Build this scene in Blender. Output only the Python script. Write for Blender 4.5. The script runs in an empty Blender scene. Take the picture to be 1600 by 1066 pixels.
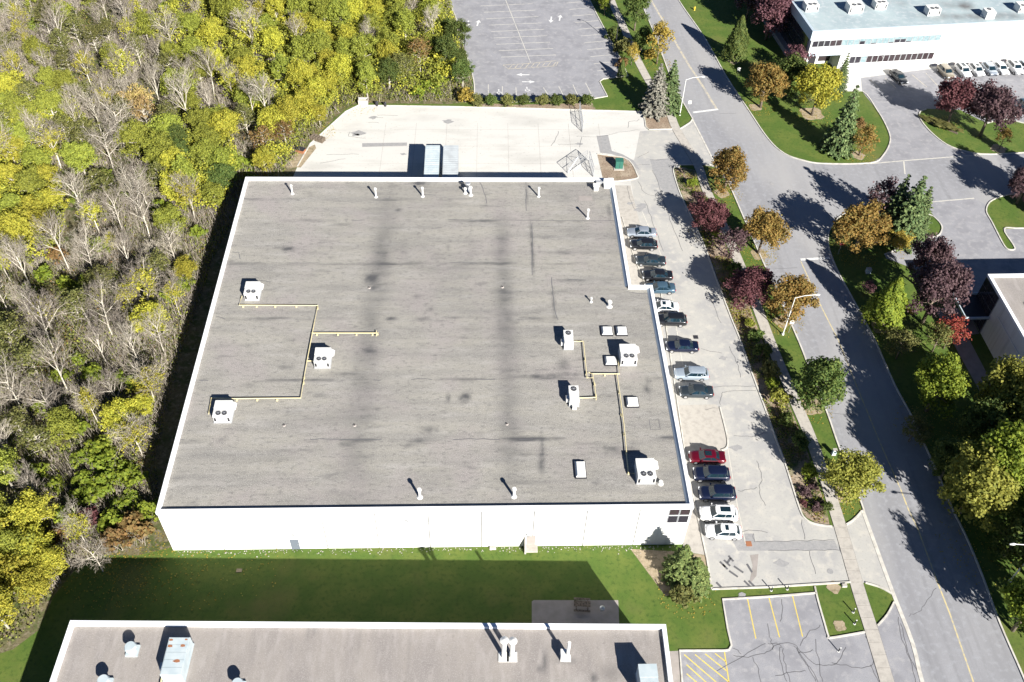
import bpy, bmesh, math, random
import numpy as np
from mathutils import Vector, Matrix
from mathutils.geometry import tessellate_polygon
random.seed(7); rng = np.random.default_rng(7)
S = bpy.context.scene
COL = S.collection

# ---------------------------------------------------------------- camera
FPX, PITCH, ROLL, YAW, CH = 1479.86, .816397, .0361071, .0546045, 100.0
def _axes():
    cp, sp = math.cos(PITCH), math.sin(PITCH)
    f = np.array([math.sin(YAW)*cp, math.cos(YAW)*cp, -sp])
    r = np.array([math.cos(YAW), -math.sin(YAW), 0]); u = np.cross(r, f)
    c, s = math.cos(ROLL), math.sin(ROLL)
    return np.array([c*r+s*u, -s*r+c*u, f])
AX = _axes()
cd = bpy.data.cameras.new('camera'); cam = bpy.data.objects.new('camera', cd); COL.objects.link(cam)
m = Matrix.Identity(4)
for i in range(3):
    m[i][0], m[i][1], m[i][2] = AX[0][i], AX[1][i], -AX[2][i]
m[2][3] = CH
cam.matrix_world = m
cd.sensor_width = 36; cd.lens = FPX/1600*36; cd.clip_end = 4000; cd.clip_start = 1
S.camera = cam

# ---------------------------------------------------------------- light
SUN_AZ, SUN_EL = math.radians(151.5), math.radians(30)
w = bpy.data.worlds.new('World'); S.world = w; w.use_nodes = True
nt = w.node_tree; bg = nt.nodes['Background']; sky = nt.nodes.new('ShaderNodeTexSky')
sky.sky_type = 'NISHITA'; sky.sun_disc = False; sky.sun_elevation = SUN_EL; sky.sun_rotation = SUN_AZ
sky.air_density = .45; sky.dust_density = 0; sky.ozone_density = 4
nt.links.new(sky.outputs[0], bg.inputs[0]); bg.inputs[1].default_value = 0.05
sl = bpy.data.lights.new('sun', 'SUN'); sl.energy = 5; sl.angle = math.radians(.5); sl.color = (1, .96, .9)
so = bpy.data.objects.new('sun', sl); COL.objects.link(so)
sd = Vector((math.sin(SUN_AZ)*math.cos(SUN_EL), math.cos(SUN_AZ)*math.cos(SUN_EL), math.sin(SUN_EL)))
so.rotation_euler = sd.to_track_quat('Z', 'Y').to_euler(); so.location = (40, -80, 120)
vs = S.view_settings; vs.view_transform = 'Standard'; vs.look = 'None'; vs.exposure = 1.35; vs.gamma = 1; vs.use_curve_mapping = False

# ---------------------------------------------------------------- helpers
def ray(px, py):
    return AX.T @ np.array([(px-800)/FPX, -(py-533)/FPX, 1.])
def G(px, py, z=0.0):                       # point of the horizontal plane at height z seen at a photo pixel
    d = ray(px, py); t = (z-CH)/d[2]; return Vector((d[0]*t, d[1]*t, z))
def onwall(px, py, p0, n):                  # point of a vertical wall plane
    d = ray(px, py); C = np.array([0, 0, CH]); n = np.array(n, float); p0 = np.array(p0, float)
    t = ((p0-C) @ n)/(d @ n); return Vector(C+d*t)

def mat(name, base, layers=(), rough=.85, bump=0, bscale=20, metal=0, coat=0, spec=.3, island=None, objvar=0, transl=0):
    m = bpy.data.materials.new(name); m.use_nodes = True; t = m.node_tree; N = t.nodes; L = t.links
    b = N['Principled BSDF']; b.inputs['Roughness'].default_value = rough; b.inputs['Metallic'].default_value = metal
    b.inputs['Specular IOR Level'].default_value = spec; b.inputs['Coat Weight'].default_value = coat
    b.inputs['Coat Roughness'].default_value = .08
    col = N.new('ShaderNodeRGB'); col.outputs[0].default_value = (*base, 1); cur = col.outputs[0]
    geo = N.new('ShaderNodeNewGeometry')
    def mix(a, c, fac, mode='MIX'):
        x = N.new('ShaderNodeMix'); x.data_type = 'RGBA'; x.blend_type = mode; x.clamp_factor = True
        L.new(fac, x.inputs[0])
        L.new(a, x.inputs[6])
        if isinstance(c, tuple): x.inputs[7].default_value = (*c, 1)
        else: L.new(c, x.inputs[7])
        return x.outputs[2]
    for (c, scale, lo, hi, *st) in layers:
        mp = N.new('ShaderNodeMapping'); L.new(geo.outputs['Position'], mp.inputs[0])
        mp.inputs['Scale'].default_value = st[0] if st else (1, 1, 1)
        mp.inputs['Location'].default_value = (random.random()*50, random.random()*50, 0)
        if len(st) > 1: mp.inputs['Rotation'].default_value = (0, 0, st[1])
        no = N.new('ShaderNodeTexNoise'); no.inputs['Scale'].default_value = scale; no.inputs['Detail'].default_value = 5
        L.new(mp.outputs[0], no.inputs[0])
        mr = N.new('ShaderNodeMapRange'); mr.inputs[1].default_value = lo; mr.inputs[2].default_value = hi
        L.new(no.outputs[0], mr.inputs[0]); cur = mix(cur, c, mr.outputs[0])
    if island:
        mr = N.new('ShaderNodeMapRange'); mr.inputs[1].default_value = .25; mr.inputs[2].default_value = 1
        L.new(geo.outputs['Random Per Island'], mr.inputs[0]); cur = mix(cur, island, mr.outputs[0])
    if objvar:
        oi = N.new('ShaderNodeObjectInfo'); hs = N.new('ShaderNodeHueSaturation')
        a = N.new('ShaderNodeMapRange'); a.inputs[3].default_value = .5-objvar*.015; a.inputs[4].default_value = .5+objvar*.015
        c2 = N.new('ShaderNodeMapRange'); c2.inputs[3].default_value = 1-objvar*.38; c2.inputs[4].default_value = 1+objvar*.22
        L.new(oi.outputs['Random'], a.inputs[0]); L.new(oi.outputs['Random'], c2.inputs[0])
        L.new(a.outputs[0], hs.inputs['Hue']); L.new(c2.outputs[0], hs.inputs['Value']); L.new(cur, hs.inputs['Color']); cur = hs.outputs[0]
    L.new(cur, b.inputs['Base Color'])
    if bump:
        no = N.new('ShaderNodeTexNoise'); no.inputs['Scale'].default_value = bscale; no.inputs['Detail'].default_value = 4
        L.new(geo.outputs['Position'], no.inputs[0]); bp = N.new('ShaderNodeBump'); bp.inputs['Strength'].default_value = bump
        bp.inputs['Distance'].default_value = .05
        L.new(no.outputs[0], bp.inputs['Height']); L.new(bp.outputs[0], b.inputs['Normal'])
    if transl:
        tr = N.new('ShaderNodeBsdfTranslucent'); L.new(cur, tr.inputs[0]); ms = N.new('ShaderNodeMixShader'); ms.inputs[0].default_value = transl
        L.new(b.outputs[0], ms.inputs[1]); L.new(tr.outputs[0], ms.inputs[2]); L.new(ms.outputs[0], N['Material Output'].inputs[0])
    m.diffuse_color = (*base, 1)
    return m

def link(o, parent=None):
    COL.objects.link(o)
    if parent: o.parent = parent
    return o
def tag(o, label=None, cat=None, group=None, kind=None):
    if label: o['label'] = label
    if cat: o['category'] = cat
    if group: o['group'] = group
    if kind: o['kind'] = kind
    return o
def thing(name, label, cat, loc=(0, 0, 0), rz=0, group=None):
    o = bpy.data.objects.new(name, None); o.empty_display_size = .3; link(o)
    o.location = loc; o.rotation_euler = (0, 0, rz)
    return tag(o, label, cat, group)
class MB:
    def __init__(s): s.v = []; s.f = []; s.mi = []
    def add(s, vs, fs, mi=0):
        k = len(s.v); s.v += [tuple(v) for v in vs]; s.f += [tuple(i+k for i in f) for f in fs]; s.mi += [mi]*len(fs); return s
    def box(s, x0, x1, y0, y1, z0, z1, mi=0, M=None):
        vs = [(x, y, z) for z in (z0, z1) for y in (y0, y1) for x in (x0, x1)]
        if M is not None: vs = [M @ Vector(v) for v in vs]
        return s.add(vs, [(0, 2, 3, 1), (4, 5, 7, 6), (0, 1, 5, 4), (2, 6, 7, 3), (0, 4, 6, 2), (1, 3, 7, 5)], mi)
    def tube(s, pts, rad, n=6, cap=True, mi=0):
        pts = [Vector(p) for p in pts]
        if not hasattr(rad, '__len__'): rad = [rad]*len(pts)
        vs = []
        for i, p in enumerate(pts):
            d = (pts[min(i+1, len(pts)-1)]-pts[max(i-1, 0)]).normalized()
            a = d.orthogonal().normalized() if abs(d.z) < .9 else Vector((1, 0, 0))-d*d.x
            a.normalize(); b = d.cross(a)
            for k in range(n):
                t = 2*math.pi*k/n; vs.append(p+(a*math.cos(t)+b*math.sin(t))*rad[i])
        fs = [(i*n+k, i*n+(k+1) % n, (i+1)*n+(k+1) % n, (i+1)*n+k) for i in range(len(pts)-1) for k in range(n)]
        if cap: fs += [tuple(reversed(range(n))), tuple(range(len(vs)-n, len(vs)))]
        return s.add(vs, fs, mi)
    def poly(s, pts, z0, z1=None):                 # flat polygon, or a prism when z1 is given
        pts = [Vector((p[0], p[1], 0)) for p in pts]
        tr = tessellate_polygon([pts]); n = len(pts)
        def up(t):
            a, b, c = [pts[i] for i in t]; return t if (b-a).cross(c-a).z > 0 else (t[0], t[2], t[1])
        tr = [up(t) for t in tr]
        if z1 is None: return s.add([(p.x, p.y, z0) for p in pts], tr)
        area = sum(pts[i].x*pts[(i+1) % n].y-pts[(i+1) % n].x*pts[i].y for i in range(n))
        vs = [(p.x, p.y, z1) for p in pts]+[(p.x, p.y, z0) for p in pts]
        sd_ = [((i, n+i, n+(i+1) % n, (i+1) % n) if area > 0 else ((i+1) % n, n+(i+1) % n, n+i, i)) for i in range(n)]
        return s.add(vs, tr+sd_)
    def mesh(s, name, mats, smooth=False):
        me = bpy.data.meshes.new(name); me.from_pydata([tuple(v) for v in s.v], [], s.f)
        for mm in (mats if isinstance(mats, (list, tuple)) else [mats]): me.materials.append(mm)
        if any(s.mi): me.polygons.foreach_set('material_index', s.mi)
        if smooth: me.polygons.foreach_set('use_smooth', [True]*len(me.polygons))
        me.update(); return me
    def build(s, name, mats, parent=None, smooth=False):
        return link(bpy.data.objects.new(name, s.mesh(name, mats, smooth)), parent)
def struct(o): o['kind'] = 'structure'; return o
def ribbon(mb, pts, wdt, z, closed=False):         # flat ribbon along a polyline
    pts = [Vector((p[0], p[1], 0)) for p in pts]; n = len(pts); L = []; R = []
    for i, p in enumerate(pts):
        a = pts[i-1] if (i > 0 or closed) else p; b = pts[(i+1) % n] if (i < n-1 or closed) else p
        d = (b-a).normalized(); q = Vector((-d.y, d.x, 0)); L.append(p+q*wdt/2); R.append(p-q*wdt/2)
    vs = [(v.x, v.y, z) for v in L+R]; m_ = n if closed else n-1
    return mb.add(vs, [(i, n+i, n+(i+1) % n, (i+1) % n) for i in range(m_)])
def ribbon3(mb, pts, wdt, z0, z1):                 # ribbon with depth (kerbs)
    pts = [Vector((p[0], p[1], 0)) for p in pts]; n = len(pts); ring = []
    for i, p in enumerate(pts):
        a = pts[max(i-1, 0)]; b = pts[min(i+1, n-1)]; d = (b-a).normalized(); q = Vector((-d.y, d.x, 0))*wdt/2
        l, r = p+q, p-q
        ring.append([(l.x, l.y, z0), (l.x, l.y, z1), (r.x, r.y, z1), (r.x, r.y, z0)])
    vs = [v for rr in ring for v in rr]
    fs = [(i*4+k, (i+1)*4+k, (i+1)*4+k+1, i*4+k+1) for i in range(n-1) for k in range(3)]
    return mb.add(vs, [tuple(reversed(f)) for f in fs]+[(0, 1, 2, 3), (n*4-1, n*4-2, n*4-3, n*4-4)])
def smoothline(pts, sub=5):                        # Catmull-Rom
    pts = [Vector((p[0], p[1])) for p in pts]; out = []
    for i in range(len(pts)-1):
        p0 = pts[max(i-1, 0)]; p1 = pts[i]; p2 = pts[i+1]; p3 = pts[min(i+2, len(pts)-1)]
        for k in range(sub):
            t = k/sub
            out.append(.5*((2*p1)+(p2-p0)*t+(2*p0-5*p1+4*p2-p3)*t*t+(3*p1-p0-3*p2+p3)*t**3))
    return out+[pts[-1]]
def GP(l, z=0): return [G(x, y, z) for x, y in l]

# ---------------------------------------------------------------- materials
M = {}
M['grass'] = mat('grass', (.064, .112, .016), [((.11, .14, .026), .35, .42, .62), ((.035, .07, .010), 2.2, .5, .72), ((.15, .135, .045), .11, .55, .75), ((.085, .135, .02), 9, .4, .8), ((.03, .055, .01), 22, .5, .8)], bump=.8, bscale=18)
M['forest_floor'] = mat('forest_floor', (.13, .115, .06), [((.06, .08, .02), .5, .45, .6), ((.19, .16, .11), 1.6, .5, .65), ((.07, .05, .03), 4, .5, .7)], bump=.8, bscale=6)
M['asphalt'] = mat('asphalt', (.268, .268, .278), [((.19, .19, .198), .9, .5, .72, (1, .03, 1), .06), ((.222, .222, .232), .25, .4, .65, (1, .25, 1), .25), ((.30, .305, .32), 1.4, .5, .75), ((.19, .195, .21), 14, .45, .8), ((.31, .305, .30), .07, .5, .7, (1, .3, 1), .3)], rough=.9, bump=.2, bscale=30)
M['asphalt_lot'] = mat('asphalt_lot', (.265, .265, .28), [((.215, .215, .23), .35, .42, .62), ((.31, .305, .31), 1.1, .5, .7), ((.19, .19, .2), 12, .45, .8)], rough=.9, bump=.2, bscale=30)
M['concrete_yard'] = mat('concrete_yard', (.50, .49, .455), [((.42, .41, .38), .35, .48, .68, (.3, 1, 1)), ((.30, .29, .27), 2.2, .6, .8), ((.49, .48, .45), .12, .5, .7)], rough=.9, bump=.1)
M['concrete_lot'] = mat('concrete_lot', (.375, .365, .335), [((.31, .305, .295), .22, .45, .62), ((.43, .41, .365), .9, .5, .7), ((.27, .265, .25), 4, .56, .8), ((.33, .33, .33), 16, .5, .8)], rough=.9, bump=.15)
M['concrete_pale'] = mat('concrete_pale', (.385, .36, .32), [((.31, .29, .26), 1.5, .45, .7), ((.28, .26, .23), 6, .58, .8)], rough=.9)
M['kerb'] = mat('kerb', (.5, .48, .43), [((.36, .34, .3), 1.2, .45, .7)], rough=.85)
M['patch'] = mat('patch', (.29, .285, .28), [((.24, .24, .24), 2, .4, .7), ((.2, .2, .2), 10, .5, .8)], rough=.9)
M['pad'] = mat('pad', (.3, .27, .25), [((.24, .22, .2), 1, .4, .7)], rough=.9)
M['crack'] = mat('crack', (.105, .105, .11), [], rough=.8)
M['white_paint'] = mat('white_paint', (.6, .6, .58), [((.35, .35, .35), 3, .5, .75)], rough=.7)
M['road_yellow'] = mat('road_yellow', (.50, .42, .22), [((.30, .295, .28), 2, .45, .65)], rough=.8)
M['yellow_paint'] = mat('yellow_paint', (.6, .46, .08), [((.4, .36, .2), 3, .5, .75)], rough=.7)
M['faded_yellow'] = mat('faded_yellow', (.46, .41, .30), [((.29, .285, .28), 1.5, .4, .65)], rough=.8)
M['faded_white'] = mat('faded_white', (.50, .48, .42), [((.32, .32, .32), 1.5, .5, .75)], rough=.8)
M['mulch'] = mat('mulch', (.24, .18, .13), [((.33, .27, .20), .5, .45, .65), ((.12, .09, .06), 4, .5, .7), ((.10, .12, .04), .35, .58, .7)], bump=.7, bscale=12)
M['dry'] = mat('dry', (.3, .24, .16), [((.18, .15, .09), 1.5, .45, .65), ((.36, .3, .22), 5, .5, .7)], bump=.5)
M['wall'] = mat('wall_white', (.66, .66, .64), [((.57, .57, .55), .5, .5, .8), ((.5, .49, .46), 1.6, .55, .8, (1, 1, .06))], rough=.8)
M['coping'] = mat('coping', (.75, .76, .77), [], rough=.5)
M['flashing'] = mat('flashing', (.40, .47, .52), [], rough=.55)
M['glass'] = mat('glass_dark', (.03, .028, .035), [], rough=.08, spec=.6)
M['glass_plum'] = mat('glass_plum', (.045, .03, .036), [((.035, .03, .03), 3, .4, .6)], rough=.15, spec=.5)
M['glass_pale'] = mat('glass_pale', (.17, .24, .26), [((.24, .31, .32), 2, .4, .6)], rough=.2, spec=.5)
M['frame'] = mat('frame_grey', (.34, .35, .36), [], rough=.5)
M['unit'] = mat('unit_white', (.60, .60, .57), [((.48, .46, .42), 2, .55, .8)], rough=.45)
M['unit_pale'] = mat('unit_pale', (.37, .43, .45), [((.43, .48, .49), 1, .4, .6)], rough=.45)
M['dark'] = mat('dark_metal', (.03, .03, .035), [], rough=.5)
M['rust'] = mat('rust', (.28, .12, .06), [], rough=.8)
M['trailer_grey'] = mat('trailer_grey', (.40, .43, .44), [((.34, .36, .37), .8, .45, .7)], rough=.5)
M['steel'] = mat('galvanised', (.45, .46, .47), [], rough=.45, metal=.5)
M['pipe'] = mat('pipe_yellow', (.55, .48, .28), [((.4, .33, .18), 4, .6, .8)], rough=.5)
M['green_box'] = mat('green_paint', (.03, .12, .09), [], rough=.5)
M['grey_door'] = mat('grey_door', (.13, .15, .18), [], rough=.5)
M['bark'] = mat('bark', (.2, .16, .12), [((.1, .08, .06), 6, .45, .6)], rough=.9)
M['bark_pale'] = mat('bark_pale', (.50, .46, .38), [((.34, .30, .25), 3, .5, .7)], rough=.85, objvar=.5)
M['twig'] = mat('twig', (.20, .17, .135), [], rough=.9, island=(.38, .34, .285), objvar=.8)
def leaf(name, a, b, tr=.3, ov=.8): M[name] = mat(name, a, [], rough=.7, spec=.2, island=b, objvar=ov*.8, transl=tr+.12)
leaf('leaf_yellow', (.49, .45, .06), (.31, .33, .05), .3)
leaf('leaf_lime', (.33, .35, .055), (.19, .225, .045), .3)
leaf('leaf_olive', (.21, .205, .065), (.12, .135, .045))
leaf('leaf_green', (.085, .13, .035), (.16, .19, .045))
leaf('leaf_brightgreen', (.16, .22, .03), (.27, .31, .035), .3, .3)
leaf('leaf_orange', (.32, .20, .055), (.21, .18, .055), .3, .5)
leaf('leaf_peach', (.48, .34, .16), (.40, .33, .10))
leaf('leaf_rust', (.26, .15, .06), (.19, .15, .06))
leaf('leaf_maroon', (.12, .045, .05), (.20, .09, .09), .25, .5)
leaf('leaf_purple', (.085, .048, .055), (.17, .11, .11), .25, .3)
leaf('leaf_pink', (.20, .095, .105), (.14, .07, .085), .25, .3)
leaf('leaf_red', (.36, .07, .06), (.25, .1, .05), .3, .2)
leaf('leaf_golden', (.48, .36, .07), (.32, .27, .07), .35, .3)
leaf('leaf_oliveyellow', (.33, .32, .06), (.19, .21, .045), .3, .4)
M['needle'] = mat('needle', (.062, .098, .034), [], rough=.8, island=(.135, .17, .062), objvar=.4)
M['needle_olive'] = mat('needle_olive', (.085, .125, .035), [], rough=.8, island=(.17, .20, .06))
M['needle_grey'] = mat('needle_grey', (.15, .15, .12), [], rough=.8, island=(.24, .22, .18))

# ================================================================ GROUND
def sheet(name, polypx, z, m, world=False):
    pts = polypx if world else GP(polypx)
    return struct(MB().poly(pts, z).build(name, m))
b = MB(); n = 24
b.add([(-1500, -1200, 0), (1500, -1200, 0), (1500, 1800, 0), (-1500, 1800, 0)], [(0, 1, 2, 3)])
struct(b.build('ground', M['grass']))
FOREST = [(-400, -260), (696, -160), (700, -5), (712, 27), (725, 80), (737, 125), (740, 158), (700, 163), (560, 161), (538, 172), (505, 202), (482, 226), (462, 262),
          (470, 300), (420, 420), (330, 700), (290, 850), (215, 868), (150, 868), (118, 890), (85, 930), (60, 985), (20, 1015), (-60, 1040), (-400, 1300)]
sheet('forest_floor', FOREST, .004, M['forest_floor'])

ROAD_L = [(958, -110), (980, -50), (1000, 0), (1025, 60), (1052, 131), (1082, 186), (1115, 250), (1140, 291), (1165, 348), (1187, 398), (1211, 451), (1247, 532), (1262, 570),
          (1292, 645), (1312, 702), (1348, 798), (1371, 861), (1396, 929), (1426, 1006), (1441, 1066), (1475, 1160)]
ROAD_R1 = [(1010, -110), (1035, -50), (1060, 0), (1100, 58), (1135, 120), (1170, 173), (1200, 217), (1225, 240), (1255, 251), (1287, 256), (1360, 255)]
ROAD_R2 = [(1360, 318), (1325, 331), (1307, 343), (1297, 358), (1294, 371), (1296, 391), (1310, 426), (1340, 481), (1367, 532), (1397, 600), (1425, 652), (1452, 712), (1475, 762), (1489, 798), (1509, 838),
           (1534, 898), (1562, 974), (1599, 1059), (1640, 1160)]
road = list(ROAD_L)+list(reversed(ROAD_R2))+[(1442, 316), (1522, 310), (1540, 320), (1555, 311), (1600, 303), (1800, 290), (1800, 230), (1600, 240), (1532, 242), (1417, 250)]+list(reversed(ROAD_R1))
sheet('road', road, .008, M['asphalt'])
# driveway and lot of the white office
sheet('office_parking_lot', [(1360, 256), (1380, 243), (1391, 220), (1385, 198), (1370, 172), (1347, 143), (1320, 112), (1330, 100), (1800, 62), (1800, 235), (1600, 240), (1532, 242), (1417, 251)], .012, M['asphalt_lot'])
sheet('office_forecourt', [(1305, 143), (1347, 143), (1345, 122), (1420, 112), (1470, 106), (1800, 78), (1800, 60), (1300, 92)], .016, M['concrete_yard'])
sheet('side_driveway', [(1442, 316), (1470, 351), (1471, 361), (1462, 370), (1427, 374), (1382, 398), (1385, 404), (1480, 440), (1500, 460), (1800, 470), (1800, 290), (1600, 303), (1555, 311), (1540, 320), (1522, 310)], .012, M['asphalt_lot'])
NE_LAWN2 = [(1437, 175), (1440, 190), (1460, 212), (1487, 230), (1532, 241), (1600, 239), (1800, 228), (1800, 205), (1600, 193), (1570, 187), (1542, 193), (1500, 172), (1447, 170)]
sheet('lawn', NE_LAWN2, .018, M['grass'])
SE_LAWN = [(1541, 331), (1545, 318), (1555, 311), (1570, 306), (1600, 303), (1800, 292), (1800, 350), (1600, 357), (1569, 358), (1583, 383), (1585, 390), (1575, 390), (1567, 381), (1550, 348)]
sheet('lawn', SE_LAWN, .018, M['grass'])
# top centre lot
TOPLOT = [(676, -110), (702, 0), (712, 27), (727, 80), (740, 125), (741, 150), (800, 160), (925, 154), (949, 151), (937, 128), (942, 124), (981, 119), (972, 97), (932, 22), (921, 0), (880, -110)]
sheet('north_parking_lot', TOPLOT, .008, M['asphalt_lot'])
# yard and lot of the warehouse
YARD = [(452, 290), (465, 260), (485, 225), (507, 205), (540, 175), (560, 165), (700, 167), (1006, 175), (1009, 200), (1014, 204), (1062, 202), (1062, 262), (1053, 262), (1040, 330), (960, 420), (450, 420)]
sheet('loading_yard', YARD, .012, M['concrete_yard'])
BEDK = [(1085, 258), (1068, 258), (1056, 259), (1052, 266), (1057, 286), (1065, 308), (1082, 343), (1100, 383), (1120, 438), (1140, 491), (1157, 533), (1170, 570), (1181, 600), (1200, 651), (1210, 680), (1225, 720), (1237, 757),
        (1250, 797), (1258, 811), (1273, 819), (1300, 823)]
LOT = [(1000, 205), (1062, 202), (1075, 194), (1082, 187), (1120, 262), (1098, 258)]+BEDK+[(1320, 821), (1333, 813), (1348, 798), (1371, 861), (1394, 926), (1352, 911), (1329, 910), (1200, 918), (1112, 922), (1105, 876), (1099, 848), (1088, 798), (1040, 600), (985, 280)]
sheet('warehouse_parking_lot', LOT, .016, M['concrete_lot'])
sheet('asphalt_patch', [(1016, 250), (1056, 247), (1052, 266), (1057, 286), (1065, 308), (1040, 304), (1029, 288), (1020, 266)], .020, M['patch'])
sheet('asphalt_patch', [(932, 213), (950, 211), (956, 236), (972, 241), (990, 251), (1000, 266), (992, 262), (975, 247), (955, 241), (938, 239)], .020, M['patch'])
sheet('asphalt_patch', [(1144, 834), (1146, 848), (1153, 861), (1310, 860), (1304, 845), (1180, 847), (1178, 834)], .020, M['patch'])
sheet('asphalt_patch', [(566, 224), (636, 223), (636, 228), (566, 230)], .020, M['patch'])
sheet('concrete_pad', [(1053, 634), (1118, 632), (1126, 640), (1136, 682), (1136, 699), (1127, 704), (1070, 706)], .020, M['concrete_pale'])
sheet('building_side_walk', [(985, 290), (1000, 350), (1030, 440), (1040, 560), (1062, 700), (1088, 798), (1099, 848), (1105, 868), (1069, 862), (1060, 800), (950, 290)], .020, M['concrete_pale'])
# bottom right lot
SLOT = [(1129, 937), (1199, 933), (1275, 927), (1278, 939), (1288, 974), (1294, 994), (1299, 997), (1351, 988), (1371, 978), (1386, 961), (1397, 941), (1400, 938), (1426, 1006), (1441, 1066), (1475, 1160), (1080, 1160), (1066, 1066), (1062, 1017), (1132, 1017), (1139, 1016), (1143, 1009), (1137, 984)]
sheet('south_parking_lot', SLOT, .008, M['asphalt_lot'])
sheet('side_walk_strip', [(1044, 1018), (1062, 1017), (1066, 1066), (1080, 1160), (1040, 1160)], .012, M['pad'])
sheet('rear_patio', [(831, 940), (834, 938), (966, 938), (968, 990), (831, 990)], .012, M['pad'])
# planting beds
sheet('planting_bed', [(1068, 262), (1056, 262), (1054, 268), (1059, 286), (1067, 308), (1084, 343), (1102, 383), (1122, 438), (1142, 491), (1159, 533), (1172, 570), (1183, 600), (1202, 651), (1212, 680), (1227, 720), (1239, 757),
                       (1252, 797), (1260, 809), (1275, 817), (1296, 820), (1292, 798), (1256, 690), (1230, 625), (1196, 545), (1168, 470), (1128, 370), (1096, 300), (1085, 266)], .018, M['mulch'])
sheet('island_bed', [(933, 241), (956, 244), (975, 247), (987, 256), (995, 272), (995, 279), (970, 283), (943, 284)], .024, M['mulch'])
sheet('bare_earth_bed', [(1008, 176), (1028, 176), (1040, 176), (1046, 190), (1050, 201), (1014, 202), (1010, 199)], .018, M['mulch'])
sheet('mulch_strip', [(742, 160), (800, 164), (925, 161), (931, 170), (925, 172), (742, 166)], .008, M['mulch'])
sheet('dry_strip', [(1060, 862), (1106, 868), (1108, 905), (1040, 932), (1020, 905), (985, 858)], .008, M['dry'])
for cx, cy, r in [(1340, 243, 1.3), (1560, 233, 1.4), (1180, 168, 1.2), (1147, 96, 1.2), (1128, 302, 1.3), (1186, 398, 1.3), (1222, 503, 1.3), (1268, 636, 1.5), (1313, 772, 1.5), (1375, 512, 1.3), (1303, 918, .8), (1312, 978, .7), (1268, 178, 2.2)]:
    c = G(cx, cy); rr = [r*(1+.15*math.sin(k*1.7+cx)) for k in range(14)]
    struct(MB().poly([(c.x+rr[k]*math.cos(k*.4488), c.y+rr[k]*math.sin(k*.4488)) for k in range(14)], .026).build('mulch_ring', M['dry']))

# kerbs
def kerb(px, sm=True, wdt=.2, z1=.13, world=False):
    p = px if world else GP(px)
    if sm: p = smoothline(p, 4)
    return struct(ribbon3(MB(), p, wdt, 0, z1).build('kerb', M['kerb']))
kerb(ROAD_L[:6]); kerb([(1082, 186), (1079, 191), (1072, 196), (1062, 202)]); kerb([(1050, 202), (1014, 203), (1009, 199), (1006, 176)], False)
kerb([(465, 260), (485, 225), (507, 205), (540, 175), (560, 165)], False); kerb([(560, 165), (700, 167), (800, 169), (900, 172), (1006, 175)], False)
kerb(BEDK); kerb([(1322, 820), (1333, 813), (1346, 799), (1347, 790), (1312, 702), (1292, 645), (1262, 570), (1247, 532), (1211, 451), (1187, 398), (1165, 348), (1140, 291), (1122, 265), (1112, 258), (1100, 258)])
kerb([(1348, 798), (1371, 861), (1396, 929), (1426, 1006), (1441, 1066), (1475, 1160)], z1=.05, wdt=.45)
kerb([(1082, 187), (1098, 218), (1120, 262)], z1=.05, wdt=.3)
kerb(ROAD_R1+[(1380, 243), (1391, 220), (1385, 198), (1370, 172), (1347, 143), (1308, 143)]); kerb(ROAD_R2[1:])
kerb([(1447, 171), (1437, 176), (1440, 190), (1460, 212), (1487, 230), (1532, 241), (1600, 239), (1700, 234)])
kerb([(1600, 193), (1570, 187), (1542, 193)])
kerb([(1800, 292), (1600, 303), (1570, 306), (1555, 311), (1545, 318), (1541, 331), (1550, 348), (1567, 381), (1575, 390), (1585, 390), (1583, 383), (1569, 358), (1600, 357), (1700, 352)])
kerb([(1440, 332), (1457, 338), (1470, 351), (1471, 361), (1462, 370), (1427, 374)]); kerb([(1427, 374), (1400, 390), (1382, 398)])
kerb([(676, -110), (702, 0), (712, 27), (727, 80), (740, 125), (741, 150)]); kerb([(741, 150), (800, 160), (925, 155), (949, 151), (937, 128), (942, 124), (981, 119), (972, 97), (932, 22), (921, 0), (880, -110)], False)
kerb([(933, 241), (956, 244), (975, 247), (987, 256), (995, 272), (995, 279), (970, 283), (950, 284)])
kerb([(1088, 798), (1099, 848), (1105, 876), (1112, 921)], False); kerb([(1112, 921), (1200, 918), (1329, 910)], False); kerb([(1352, 911), (1375, 918), (1395, 929)])
kerb([(1397, 941), (1386, 961), (1371, 978)]); kerb([(1351, 988), (1299, 997), (1294, 994), (1288, 974), (1278, 939), (1273, 917)])
kerb([(1275, 927), (1199, 933), (1129, 937), (1137, 984), (1143, 1009), (1139, 1016), (1132, 1017), (1062, 1017), (1066, 1066), (1078, 1150)], False)
kerb([(1125, 637), (1136, 682), (1136, 699), (1127, 704)])
kerb([(1030, 440), (1060, 640), (1075, 740), (1088, 798)], False, .15)
kerb([(972, 340), (990, 400), (1012, 455), (1030, 440)][:3], False, .15)

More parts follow.
